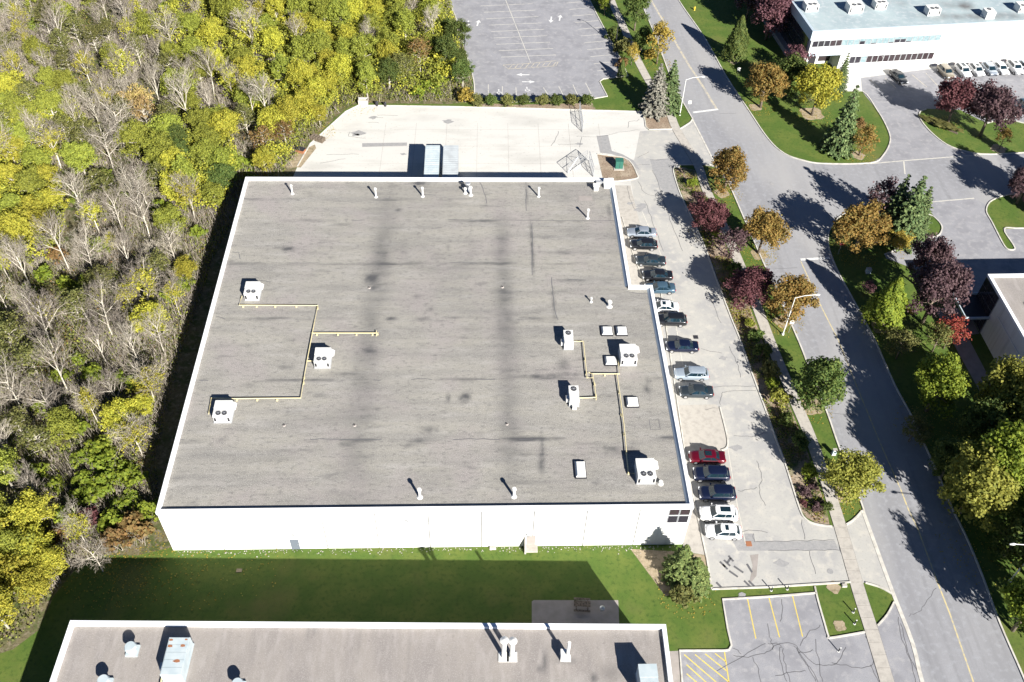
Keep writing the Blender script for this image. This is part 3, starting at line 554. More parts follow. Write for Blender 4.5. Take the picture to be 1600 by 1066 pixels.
hvac('rooftop_unit', 'white two-fan air conditioner between the yellow pipes on the left half of the large roof', 503.5, 554, 1.95, 2.35, 1.25, ZR, hood=1)
hvac('rooftop_unit', 'white two-fan air conditioner nearest the left edge of the large grey roof', 347.5, 638, 2.05, 2.4, 1.25, ZR, hood=1)
t4 = hvac('rooftop_unit', 'narrow white single-fan air conditioner, the upper of the two beside each other on the roof', 888.5, 526, 1.2, 2.3, 1.2, ZR, fans=1)
t6 = hvac('rooftop_unit', 'narrow white single-fan air conditioner, the lower of the two, with a small box in front', 897, 614, 1.2, 2.3, 1.2, ZR, fans=1)
for t_ in (t4, t6): MB().box(-1.0, -.6, -.7, .0, .3, .9).build('side_box', M['unit'], t_)
MB().box(-.25, .25, -1.75, -1.25, .1, .6).build('front_box', M['unit'], t6)
hvac('rooftop_unit', 'large white two-fan air conditioner beside a square skylight at the right of the roof', 982, 549, 2.1, 2.5, 1.35, ZR, hood=1)
hvac('rooftop_unit', 'large white two-fan air conditioner at the lower right corner of the large roof', 1009.5, 731, 2.15, 2.6, 1.35, ZR, hood=1)
# gas pipes
def gaspipe(label, runs, sup, z=ZR):
    c0 = G(*runs[0][0], z); t = thing('gas_pipe', label, 'pipe', (0, 0, 0))
    for r in runs:
        p = [Vector((*G(x, y, z+.28)[:2], z+.28)) for x, y in r]; MB().tube(p, .075, 6).build('pipe_run', M['pipe'], t)
    me = MB().box(-.1, .1, -.16, .16, 0, .22).mesh('support_block', M['pipe'])
    for x, y in sup:
        p = G(x, y, z+.2); o = link(bpy.data.objects.new('support_block', me), t); o.location = (p.x, p.y, z)
gaspipe('yellow gas pipe joining the three left air conditioners on the large roof', [[(378, 463), (373.5, 477), (497, 477.5), (488, 520), (480, 562), (470, 622), (363, 623), (330, 622), (326, 647)], [(487, 520.5), (588, 520.5)], [(588, 517), (588, 525)], [(479, 564), (492, 564)]],
        [(380, 478), (401, 478), (430, 478), (463, 478), (496, 481), (484, 540), (475, 590), (474, 598), (402, 624), (433, 624), (370, 624), (495, 522), (528, 522), (557, 522), (582, 522), (590, 521)])
gaspipe('yellow gas pipe joining the four right air conditioners on the large roof', [[(897, 533.5), (911.5, 533.5), (914, 560), (917, 590.5), (927.5, 590.5)], [(925, 584), (968, 584.3), (966, 563)], [(920, 582), (926, 584.5), (929, 603), (931.5, 625)], [(905, 622), (931, 621)], [(964, 585), (969, 620), (975, 665), (979, 710), (982, 739), (992, 740)]],
        [(914, 561), (916, 582), (929, 600), (931, 618), (967, 612), (971, 648), (975, 678), (979, 708), (982, 739), (945, 585)])

# ---- building at the bottom
ang2 = math.atan2(45.63-47.03, 19.63+41.95)
b2 = thing('workshop_building', 'white building with a pinkish grey gravel roof at the bottom edge of the picture', 'building', (-41.95, 47.03, 0), ang2)
L2, D2, H2 = math.hypot(61.58, 1.4), 45, 8.0
MB().box(.1, L2-.1, -D2, -.1, 0, H2-.46).build('wall', M['wall'], b2)
wl = b2.children[0]
panels_x(wl, 0, L2, -.09, 0, 0, H2-.1, 10, M['wall']); panels_y(wl, L2-.08, L2, -D2, -.1, 0, H2-.1, 7, M['wall']); panels_y(wl, 0, .08, -D2, -.1, 0, H2-.1, 7, M['wall'])
bl2 = []
def loc2(px, py, z=7.6):
    c = G(px, py, z); v = Vector((c.x+41.95, c.y-47.03)); ca, sa = math.cos(-ang2), math.sin(-ang2); return Vector((v.x*ca-v.y*sa, v.x*sa+v.y*ca))
for px, py, rx, ry, s in [(852, 1035, .25, 1.2, .7), (844, 1045, .25, .4, .8), (928, 1060, .3, .5, .9), (955, 1052, 1.2, 1, .4), (885, 1033, 1, .3, .6), (950, 982, 2, .2, .4), (480, 990, .15, 1, .35), (705, 985, 1, .2, .3), (490, 985, .2, .6, .4), (300, 1010, .6, .2, .3), (640, 1010, .15, 3, .2), (560, 1010, .15, 3, .2), (340, 1020, .12, 3, .2), (395, 1020, .12, 3, .2)]:
    q = loc2(px, py); bl2.append((q.x, q.y, rx, ry, s))
def stain2(x, y):
    s = 0
    for bx, by, rx, ry, st in bl2:
        d = ((x-bx)/rx)**2+((y-by)/ry)**2
        if d < 6: s += st*math.exp(-d)
    u = (x/3.05) % 1; s += .12*math.exp(-((u-.5)*3.05/.14)**2)*max(0, .3+1.2*fbm(x, y, .4, 4))
    e = min(x, L2-x, -y); s += .25*math.exp(-e/.5)*(.3+fbm(x, y, .6, 8))
    return max(0, min(1, s+.08*fbm(x, y, .1, 3)))
r2 = roof_sheet('roof', .1, L2-.1, -16, -.1, H2-.42, M['roof_pink'], b2, stain2, .3)
MB().box(.1, L2-.1, -D2, -16.002, H2-.6, H2-.42).build('roof', M['roof_pink'], b2)
coping(b2, [(-.04, -D2), (L2+.04, -D2), (L2+.04, .04), (-.04, .04)], .44, H2-.5, H2, M['coping'])
Z2 = H2-.42
def v2(px, py, h, r, cap=True, m='unit'):
    q = loc2(px, py, Z2); b = MB(); b.tube([(q.x, q.y, Z2), (q.x, q.y, Z2+h)], r, 12)
    if cap: b.tube([(q.x, q.y, Z2+h-.1), (q.x, q.y, Z2+h+.35)], [r*1.1, r*1.9], 14); b.tube([(q.x, q.y, Z2+h+.35), (q.x, q.y, Z2+h+.5)], [r*1.9, r*.4], 14)
    b.box(q.x-r*2.2, q.x+r*2.2, q.y-r*2.2, q.y+r*2.2, Z2, Z2+.1); return b.build('flue', M[m], r2)
v2(787, 1027, 3.4, .24); v2(800, 1027, 3.3, .24); v2(886, 1029, 3.6, .17, False)
q = loc2(883, 1028, Z2); MB().box(q.x-.5, q.x+.3, q.y-.4, q.y+.5, Z2, Z2+1.0).build('vent_hood', M['unit'], r2)
for px, py in [(208, 1018), (166, 1070), (374, 1075)]:
    q = loc2(px, py, Z2); b = MB().box(q.x-.6, q.x+.6, q.y-.6, q.y+.6, Z2, Z2+.25); b.tube([(q.x, q.y, Z2+.2), (q.x, q.y, Z2+.95)], .42, 16); b.tube([(q.x, q.y, Z2+.95), (q.x, q.y, Z2+1.25)], [.62, .5], 16); b.build('round_vent', M['unit_pale'], r2)
c = G(274, 1024, Z2+1.6); t = thing('rooftop_unit', 'long pale blue air handling unit with rusty patches on the bottom building roof', 'air conditioner', (c.x, c.y, Z2), ang2)
MB().box(-1.05, 1.05, -2.0, 1.9, .2, 1.6).box(-1.1, 1.1, -2.05, 1.95, 0, .2).build('cabinet', M['unit_pale'], t)
for i in range(5):
    y1 = 1.85-i*.78; MB().box(-.98, .98, y1-.74, y1, 1.6, 1.64).build('roof_panel', M['unit_pale'], t)
for x, y, s in ((-.8, 1.6, .2), (.7, 1.65, .15), (-.75, .95, .25), (.5, 1.0, .25), (.3, -.6, .3), (0, -.62, .12)):
    b = MB(); b.poly([(x+s*(1+.4*math.sin(3*k))*math.cos(k*.8), y+s*.6*math.sin(k*.8)) for k in range(8)], 1.646); b.build('rust_spot', M['rust'], t)
MB().box(-1.45, -1.1, -1.2, -.5, .3, 1.1).build('side_box', M['unit_pale'], t)
MB().tube([(-1.25, -1.2, .3), (-1.15, -4.5, .3)], .08, 6).build('pipe_run', M['pipe'], t)
hvac('rooftop_unit', 'pale air conditioner with two round fans at the right end of the bottom building roof', 1014, 1058, 1.8, 2.6, 2.0, Z2, 2, group=None, m='unit_pale')

# ---- white office, upper right
a4 = math.radians(6.5); C4 = Vector((65.41, 167.06)); H4 = 9.13
b4 = thing('office_building', 'long white two storey office with window bands at the upper right', 'building', (C4.x, C4.y, 0), a4)
def w4(px, py):
    n = (-math.sin(a4), math.cos(a4), 0); p = onwall(px, py, (C4.x, C4.y, 0), n); d = Vector((p.x-C4.x, p.y-C4.y)); return d.x*math.cos(a4)+d.y*math.sin(a4), p.z
ax1, az0 = w4(1318, 87); AZ = 4.1; AXW = 7.0
wl = MB().box(AXW, 90, .1, 60, 0, H4-.3).box(.1, AXW, 3.2, 60, 0, H4-.3).box(.1, AXW, .1, 3.2, AZ, H4-.3).build('wall', M['wall'], b4)
panels_x(wl, AXW, 91, 0, .1, 0, AZ, 14, M['wall']); panels_x(wl, 0, 91, 0, .1, AZ+.02, H4-.05, 14, M['wall'])
def st4(x, y):
    s = 0
    for bx, by, rx, ry, st in b4b:
        d = ((x-bx)/rx)**2+((y-by)/ry)**2
        if d < 5: s += st*math.exp(-d)*(1+.5*fbm(x, y, .6, 2))
    return max(0, min(1, s+.15*fbm(x, y, .12, 5)))
def loc4(px, py, z=H4-.2):
    c = G(px, py, z); v = Vector((c.x-C4.x, c.y-C4.y)); return Vector((v.x*math.cos(a4)+v.y*math.sin(a4), -v.x*math.sin(a4)+v.y*math.cos(a4)))
b4b = []
for px, py, rx, ry, s in [(1508, 10, 1.8, 1.6, .95), (1500, 26, 9, 1.2, .5), (1560, 27, 7, 1.3, .45), (1455, 22, 3.5, 1.2, .35), (1480, 8, 3, 2, .35), (1345, 15, 3, 1, .25), (1410, 6, 1.2, 1, .25)]:
    q = loc4(px, py); b4b.append((q.x, q.y, rx, ry, s))
roof4 = roof_sheet('roof', .1, 91, .1, 25, H4-.12, M['roof_pale'], b4, st4, .5)
MB().box(.1, 91, 25.002, 60, H4-.3, H4-.12).build('roof', M['roof_pale'], b4)
coping(b4, [(-.03, -.03), (91, -.03), (91, 60), (-.03, 60)], .2, H4-.3, H4, M['flashing'])
x0, zt = w4(1270.6, 64.4); _, zb = w4(1269.6, 73.9); x1, _ = w4(1472, 54.5); nwin = 22; wd = (x1-x0)/nwin
for i in range(nwin):
    if i < 5: m_ = 'glass_plum' if i > 2 else 'glass'
    else: m_ = 'glass_pale'
    o = window(b4, x0+i*wd, x0+(i+1)*wd-.05, zb, zt, 0, M[m_], .05, .06)
    if i in (8, 10, 13, 14, 15, 16): MB().box(x0+i*wd+.08, x0+(i+1)*wd-.13, -.045, -.03, zb+.06, zb+(.75 if i in (8, 14, 15) else .25)).build('lower_pane', M['glass'], o)
x0, zt = w4(1327.7, 92.3); _, zb = w4(1326, 98); x1, zz = w4(1461, 81.5); nwin = 15; wd = (x1-x0)/nwin; _, zb = w4(1459, 92)
for i in range(nwin): window(b4, x0+i*wd, x0+(i+1)*wd-.05, zb, zz, 0, M['glass' if i < 2 else ('glass_pale' if i == 2 else 'glass_plum')], .05, .06)
MB().box(0, AXW+.3, -.6, 0, AZ-.1, AZ+.25).build('entrance_canopy', M['flashing'], b4)
MB().box(1.5, 3.6, 3.12, 3.2, 0, 2.4).build('door', M['glass'], b4); MB().box(4.2, 6.6, 3.12, 3.2, .6, 2.6).build('window', M['glass_plum'], b4)
MB().box(.1, .5, .1, .5, 0, AZ).build('column', M['wall'], b4)
# shaded left face: concrete band, curtain glass, low stone wall
MB().box(-.3, 0, 0, 60, H4-2.0, H4-.02).build('concrete_band', M['flashing'], b4)
cw = MB().box(-.12, -.02, 1.2, 60, 1.0, H4-2.0).build('curtain_wall', M['frame'], b4)
me = MB().box(-.15, -.12, 0, 1.44, 0, 2.0).mesh('pane', M['glass'])
for k in range(38):
    for j in range(3):
        o = link(bpy.data.objects.new('pane', me), cw); o.location = (0, 1.25+k*1.5, 1.05+j*2.05)
MB().box(-1.2, -.02, .5, 60, 0, .98).build('plinth', M['pad'], b4)
for px, py, w_, d_, h_, lab in [(1268, 4, 2.6, 2.2, 1.3, 'white air conditioner nearest the left corner of the pale office roof'), (1337, 5, 3.0, 2.2, 1.5, 'white air conditioner with pipes, second from the left on the pale office roof'), (1376, 1, 2.4, 2, 1.3, 'white air conditioner at the upper edge of the pale office roof'),
                                (1459, 11, 2.6, 1.9, 1.3, 'plain white box air conditioner in the middle of the pale office roof'), (1547, 16, 1.9, 1.9, 1.3, 'white air conditioner with a dark fan beside the black roof stain'), (1599, 6, 2.2, 2, 1.3, 'white air conditioner at the right edge of the pale office roof')]:
    hvac('rooftop_unit', lab, px, py, w_, d_, h_, H4-.12, 2 if w_ > 2 else 1, group='air conditioners on the pale office roof', rz=a4)
q = loc4(1535, 26); MB().tube([(q.x, q.y, H4-.12), (q.x, q.y, H4+.2)], .5, 14).build('round_vent', M['unit'], roof4)

# ---- building at the right edge
a3 = 0.02; C3 = Vector((74.7, 99.75)); H3 = 7.6
b3 = thing('corner_office', 'white building with glass corner and dark entrance canopy at the right edge', 'building', (C3.x, C3.y, 0), a3)
MB().box(.1, 60, -50, -.1, 0, H3-.35).build('wall', M['wall'], b3); wl = b3.children[0]
panels_y(wl, 0, .08, -50, -4.6, 0, H3-.1, 8, M['wall']); panels_x(wl, .1, 60, -.1, 0, 0, H3-.1, 9, M['wall'])
roof_sheet('roof', .1, 50, -30, -.1, H3-.3, M['roof_pink'], b3, lambda x, y: 0, 2)
coping(b3, [(-.04, -50), (60, -50), (60, .04), (-.04, .04)], .45, H3-.4, H3, M['coping'])
MB().box(.2, 1.0, -10.8, -9.9, H3-.3, H3+.3, M=Matrix.Translation((3.2, 3.4, 0))).build('vent_hood', M['dark'], b3)
cw = MB().box(-.05, .08, -4.55, -.05, 0, H3-.4).build('curtain_wall', M['frame'], b3)
me = MB().box(-.09, -.05, 0, 1.06, 0, 1.35).mesh('pane', M['glass'])
for k in range(4):
    for j in range(5): o = link(bpy.data.objects.new('pane', me), cw); o.location = (0, -4.5+k*1.12, .1+j*1.42)
MB().box(-.12, -.08, -40, -6.2, H3-2.6, H3-2.5).build('reveal', M['coping'], wl)
cn = MB().box(-3.6, .3, -4.8, .3, 3.0, 3.2).build('entrance_canopy', M['dark'], b3)
for bx in ((-3.7, -3.55, -4.9, .4), (-3.55, .3, .25, .4), (-3.55, -.1, -4.9, -4.75)): MB().box(bx[0], bx[1], bx[2], bx[3], 3.2, 3.6).build('rim', M['flashing'], cn)
MB().box(-3.6, -3.4, -.2, 0, 0, 3).box(-3.6, -3.4, -4.7, -4.5, 0, 3).build('column', M['steel'], b3)
struct(MB().poly([(69.6, 100.4), (74.6, 100.4), (74.6, 95), (72.6, 94.6), (73.4, 60), (71.8, 60), (69.9, 94)], .016).build('entrance_path', M['pad']))

# ================================================================ YARD OBJECTS
def trailer(x0, x1, label, m):
    wd = x1-x0; cx = (x0+x1)/2; t = thing('semi_trailer', label, 'trailer', (cx, 122.0, 0), 0, 'trailers docked behind the warehouse')
    MB().box(-wd/2, wd/2, 0, 14.3, 1.2, 3.95).build('body', M[m], t)
    rf = MB().box(-wd/2-.02, wd/2+.02, -.02, 14.32, 3.95, 4.02).build('roof', M[m], t)
    me = MB().box(-wd/2+.08, wd/2-.08, -.03, .03, 4.02, 4.05).mesh('roof_rib', M[m])
    for k in range(23):
        o = link(bpy.data.objects.new('roof_rib', me), rf); o.location = (0, .4+k*.6, 0)
    MB().box(-wd/2, wd/2, 14.3, 14.36, 1.3, 3.9).build('front_panel', M['steel'], t)
    for sx in (-1, 1):
        for y in (1.6, 2.9): MB().tube([(sx*(wd/2-.35), y, .5), (sx*(wd/2-.02), y, .5)], .5, 14).build('wheel', M['dark'], t)
        MB().box(sx*.7-.08, sx*.7+.08, 11, 11.16, 0, 1.2).build('landing_leg', M['steel'], t)
trailer(-8.62, -6.18, 'pale blue-white box trailer, the left one at the rear loading dock', 'unit_pale')
trailer(-5.55, -3.0, 'light grey ribbed box trailer, the right one at the rear loading dock', 'trailer_grey')
def mesh_gate(px0, px1, label, h=1.9, name='chain_link_gate'):
    a, b_ = G(*px0), G(*px1); d = b_-a; L = d.length; t = thing(name, label, 'gate', a, math.atan2(d.y, d.x))
    f = MB()
    for x in (0, L/2, L): f.tube([(x, 0, 0 if x != L/2 else .15), (x, 0, h)], .045, 6)
    for z in (.15, h/2, h): f.tube([(0, 0, z), (L, 0, z)], .04, 6)
    f.build('frame', M['steel'], t)
    f = MB().tube([(0, 0, .15), (L/2, 0, h)], .03, 5).tube([(L, 0, .15), (L/2, 0, h)], .03, 5); f.build('brace', M['steel'], t)
    k = .28; f = MB(); nn = int(L/k)
    for i in range(-int(h/k), nn):
        for s in (1, -1):
            x0, x1, z0, z1 = i*k, i*k+h, 0.15, h
            if s < 0: z0, z1 = h, .15
            p = []
            for (x, z) in ((x0, z0), (x1, z1)): p.append([x, z])
            if p[0][0] < 0: p[0][1] += (0-p[0][0])*(z1-z0)/h; p[0][0] = 0
            if p[1][0] > L: p[1][1] -= (p[1][0]-L)*(z1-z0)/h; p[1][0] = L
            if p[1][0] > p[0][0]: f.tube([(p[0][0], 0, p[0][1]), (p[1][0], 0, p[1][1])], .008, 3, False)
    o = f.build('wire_mesh', M['steel'], t); o['kind'] = 'stuff'; return t
mesh_gate((905, 174), (910, 207), 'open chain-link gate leaf beside the rear kerb of the yard', 2.1)
mesh_gate((917, 250), (887, 271), 'open chain-link gate leaf casting its frame shadow behind the large building', 2.1)
mesh_gate((920, 252), (927, 277), 'short chain-link gate leaf beside the small planted island', 2.1)
c = G(967, 262); t = thing('transformer_box', 'dark green electrical cabinet on a concrete pad in the small island', 'utility box', c)
MB().box(-.95, .85, -.9, .6, 0, .14).build('pad', M['concrete_pale'], t); MB().box(-.7, .6, -.55, .55, .14, 1.6).build('cabinet', M['green_box'], t); MB().box(-.02, .02, -.57, -.55, .25, 1.5).build('door_gap', M['dark'], t)
MB().box(-.75, .65, -.6, .6, 1.6, 1.66).build('lid', M['green_box'], t)
c = G(568, 163); t = thing('waste_bin', 'pale open-topped bin at the far left corner of the yard', 'bin', c)
MB().box(-.9, .9, -.5, -.42, 0, 1.1).box(-.9, .9, .42, .5, 0, 1.1).box(-.9, -.82, -.42, .42, 0, 1.1).box(.82, .9, -.42, .42, 0, 1.1).box(-.82, .82, -.42, .42, .1, .8).build('body', M['concrete_pale'], t); MB().box(-.95, .95, .5, .58, 1.0, 1.15).build('lid', M['frame'], t)
for px, py, s, lab in [(589, 165, .5, 'small black barrel left of another at the far kerb of the yard'), (602, 166, .4, 'small black barrel right of another at the far kerb of the yard')]:
    c = G(px, py); t = thing('barrel', lab, 'barrel', c, 0, 'black barrels at the far kerb'); MB().tube([(0, 0, 0), (0, 0, .05), (0, 0, .8), (0, 0, .85)], [s*.6, s*.62, s*.62, s*.58], 12).build('drum', M['dark'], t); MB().tube([(.1, 0, .85), (.1, 0, .9)], .06, 8).build('cap', M['steel'], t)
c = G(497, 219); t = thing('pallet_stack', 'dark stack of flat pallets on the left kerb of the yard', 'pallets', c, -.5)
for k in range(4):
    for j in range(5): MB().box(-1.3+j*.55, -1.3+j*.55+.4, -.6, .6, .08+k*.2, .12+k*.2).build('slat', M['bark'], t)
    MB().box(-1.3, 1.3, -.5, -.4, k*.2, k*.2+.08).box(-1.3, 1.3, .4, .5, k*.2, k*.2+.08).build('bearer', M['bark'], t)
c = G(470, 237); t = thing('dumped_crate', 'dark dumped crate among orange debris at the left of the yard', 'crate', c, -.4)
MB().box(-.8, .8, -.5, .5, 0, .6).build('box', M['rust'], t); MB().box(-.85, .85, -.55, .55, .6, .66).build('lid', M['dark'], t)
sheet('debris_ground', [(440, 262), (462, 240), (492, 226), (494, 232), (470, 262)], .022, M['dry'])
# bench and barbecue on the rear patio
c = G(909, 948); t = thing('picnic_table', 'dark weathered picnic table on the shaded patio behind the bottom building', 'table', c, -.08)
for k in range(4): MB().box(-.95, .95, -.38+k*.19, -.38+k*.19+.17, .72, .76).build('plank', M['bark'], t)
for s in (-1, 1): MB().box(-.95, .95, s*.75-.13, s*.75+.13, .42, .46).build('seat', M['bark'], t); MB().box(s*.65-.05, s*.65+.05, -.8, .8, .34, .42).box(s*.65-.05, s*.65+.05, -.06, .06, 0, .72).build('leg', M['bark'], t)
c = G(940, 955); t = thing('barbecue', 'small grey kettle barbecue on the shaded patio', 'barbecue', c)
MB().tube([(0, 0, .5), (0, 0, .62), (0, 0, .8), (0, 0, .98)], [.12, .3, .3, .08], 12).build('kettle', M['steel'], t)
for k in range(3): MB().tube([(.25*math.cos(k*2.1), .25*math.sin(k*2.1), 0), (.08*math.cos(k*2.1), .08*math.sin(k*2.1), .55)], .02, 5).build('leg', M['steel'], t)

# street lamps
def lamp(px, py, h, arm, label, m='frame', double=False):
    c = G(px, py); t = thing('street_lamp', label, 'street lamp', c, 0, None)
    MB().tube([(0, 0, 0), (0, 0, h)], [.10, .06], 8).tube([(0, 0, 0), (0, 0, .25)], .2, 8).build('pole', M[m], t)
    s = 1 if arm > 0 else -1
    MB().tube([(0, 0, h-.1), (arm*.45, 0, h+.35), (arm, 0, h+.55)], .05, 6).build('arm', M[m], t)
    MB().tube([(arm, 0, h+.55), (arm+s*.25, 0, h+.56), (arm+s*.7, 0, h+.55)], [.08, .16, .08], 8).build('lamp_head', M[m], t)
lamp(1062, 180, 7.6, 2.7, 'pale curved-arm street lamp beside the stop line near the yard entrance', 'unit')
lamp(1223, 523, 7.6, 2.7, 'pale curved-arm street lamp on the grass strip in the middle of the street', 'unit')
lamp(1578, 908, 7.8, -2.8, 'grey street lamp leaning over the road at the lower right edge', 'unit')
lamp(726, 80, 5.6, .5, 'dark parking lot lamp between the woods and the upper parking lot', 'dark')
lamp(962, 72, 6.5, -.6, 'dark parking lot lamp on the right kerb of the upper parking lot', 'dark')
def sign(px, py, label, kind):
    c = G(px, py); t = thing('stop_sign' if kind == 'stop' else 'street_sign', label, 'sign', c)
    MB().tube([(0, 0, 0), (0, 0, 2.6)], .035, 6).build('post', M['steel'], t)
    if kind == 'stop':
        M['sign_red'] = mat('sign_red', (.55, .03, .04), [], rough=.4)
        o8 = [(.38*math.cos(math.pi/8+k*math.pi/4), .38*math.sin(math.pi/8+k*math.pi/4)) for k in range(8)]
        b = MB(); b.add([(x, -.05, 2.35+z) for x, z in o8]+[(x, -.03, 2.35+z) for x, z in o8], [tuple(range(8))]+[tuple(reversed(range(8, 16)))]+[(i, 8+i, 8+(i+1) % 8, (i+1) % 8) for i in range(8)]); b.build('plate', M['sign_red'], t)
        cu = bpy.data.curves.new('lettering', 'FONT'); cu.body = 'STOP'; cu.size = .27; cu.align_x = 'CENTER'; cu.align_y = 'CENTER'; cu.extrude = .004; cu.materials.append(M['unit'])
        tmp = bpy.data.objects.new('tmp', cu); COL.objects.link(tmp); bpy.context.view_layer.update()
        lm = bpy.data.meshes.new_from_object(tmp.evaluated_get(bpy.context.evaluated_depsgraph_get())); bpy.data.objects.remove(tmp)
        o = link(bpy.data.objects.new('lettering', lm), t); o.location = (0, -.06, 2.35); o.rotation_euler = (math.pi/2, 0, 0)
    else: MB().box(-.3, .3, -.06, -.035, 1.9, 2.6).build('plate', M['unit'], t)
sign(1309, 398, 'red and white octagonal stop sign under the orange tree at the junction', 'stop')
sign(1151, 124, 'white rectangular street sign on the lawn right of the road', 'plain')
sign(1232, 520, 'white notice sign on the grass strip beside the middle street lamp', 'plain')
sign(1075, 176, 'small white sign at the kerb beside the stop line', 'plain')
M['hydrant'] = mat('hydrant_yellow', (.6, .42, .04), [], rough=.5)
c = G(1085, 16); t = thing('fire_hydrant', 'small yellow fire hydrant on the lawn beyond the road', 'hydrant', c)
MB().tube([(0, 0, 0), (0, 0, .1), (0, 0, .7), (0, 0, .88)], [.2, .13, .14, .04], 10).build('barrel', M['hydrant'], t); MB().tube([(-.25, 0, .5), (.25, 0, .5)], .06, 8).build('nozzle', M['hydrant'], t)
def cabinet(px, py, w_, d_, h_, m, label, name='utility_box'):
    c = G(px, py); t = thing(name, label, 'utility box', c); MB().box(-w_/2, w_/2, -d_/2, d_/2, .05, h_).build('cabinet', M[m], t); MB().box(-w_/2-.05, w_/2+.05, -d_/2-.05, d_/2+.05, 0, .06).box(-w_/2-.03, w_/2+.03, -d_/2-.03, d_/2+.03, h_, h_+.04).build('base_and_lid', M['concrete_pale'], t)
cabinet(1356, 426, .7, .6, .8, 'flashing', 'small pale utility cabinet in the dark shade under the trees')
cabinet(1319, 916, .5, .3, .25, 'unit', 'low white box on the grass beside the sidewalk')
cabinet(770, 857, .7, .35, .25, 'unit', 'low white box on the grass at the foot of the long white wall')
cabinet(1302, 710, .5, .4, 1.0, 'flashing', 'pale blue utility cabinet beside the sidewalk under the olive street tree')
for i, (px, py, lab) in enumerate([(1205, 923, 'short dark bollard, left one on the narrow grass strip'), (1230, 921, 'short dark bollard, right one on the narrow grass strip'), (1333, 957, 'short dark stake, upper one on the square lawn by the sidewalk'), (1335, 975, 'short dark stake, lower one on the square lawn by the sidewalk'), (1310, 1018, 'short dark stake standing on the cracked asphalt')]):
    c = G(px, py); t = thing('bollard', lab, 'bollard', c, 0, 'short dark posts'); MB().tube([(0, 0, 0), (0, 0, .9)], .07, 8).build('post', M['dark'], t); MB().tube([(0, 0, .9), (0, 0, .98)], [.09, .03], 8).tube([(0, 0, 0), (0, 0, .04)], .16, 8).build('cap', M['unit'], t)
for px, py in [(374, 892)]:
    c = G(px, py); tag(MB().box(c.x-.35, c.x+.3, c.y-.2, c.y+.25, .01, .06, M=None).build('cardboard_sheet', M['dry']), 'small pale sheet of cardboard lying on the shaded grass', 'litter')

# ================================================================ CARS
def grid_loft(rings, closed=True):
    b = MB(); n = len(rings[0]); vs = [v for r in rings for v in r]; fs = []
    for i in range(len(rings)-1):
        for k in range(n if closed else n-1): fs.append((i*n+k, i*n+(k+1) % n, (i+1)*n+(k+1) % n, (i+1)*n+k))
    b.add(vs, fs); return b
def paint(name, c, rough=.28, metal=.2): return mat(name, c, [], rough=rough, metal=metal, coat=.8, spec=.5)
P = dict(silver=paint('paint_silver', (.36, .42, .48), metal=.4), bluesilver=paint('paint_blue_silver', (.30, .34, .39), metal=.4), black=paint('paint_black', (.012, .013, .016)), graphite=paint('paint_graphite', (.03, .04, .048), metal=.3), navy=paint('paint_navy', (.006, .01, .03)),
         steel=paint('paint_steel_blue', (.06, .11, .155), metal=.3), white=paint('paint_white', (.72, .72, .71), metal=0), red=paint('paint_red', (.095, .002, .010), metal=.2), beige=paint('paint_beige', (.23, .2, .15), metal=.2), dgreen=paint('paint_dark_green', (.02, .045, .03)))
M['car_glass'] = mat('car_glass', (.008, .02, .028), [], rough=.06, spec=.7); M['tyre'] = mat('tyre', (.015, .015, .015), [], rough=.8); M['rim'] = mat('rim', (.55, .55, .56), [], rough=.3, metal=.7)
M['head_lamp'] = mat('head_lamp', (.7, .72, .74), [], rough=.1); M['tail_lamp'] = mat('tail_lamp', (.35, .01, .01), [], rough=.2)
SPEC = dict(sedan=dict(L=4.7, W=1.82, hood=.84, belt=.95, tail=1.02, roof=1.44, ws=(1.15, .38), rg=(-1.75, -1.0), trunk=True),
            suv=dict(L=4.65, W=1.88, hood=1.02, belt=1.12, tail=1.12, roof=1.70, ws=(1.12, .45), rg=(-2.16, -1.82), trunk=False),
            hatch=dict(L=4.4, W=1.8, hood=.92, belt=1.0, tail=1.02, roof=1.54, ws=(1.15, .35), rg=(-2.02, -1.45), trunk=False),
            wagon=dict(L=4.8, W=1.84, hood=.92, belt=1.02, tail=1.05, roof=1.56, ws=(1.1, .4), rg=(-2.25, -1.85), trunk=False))
_cache = {}
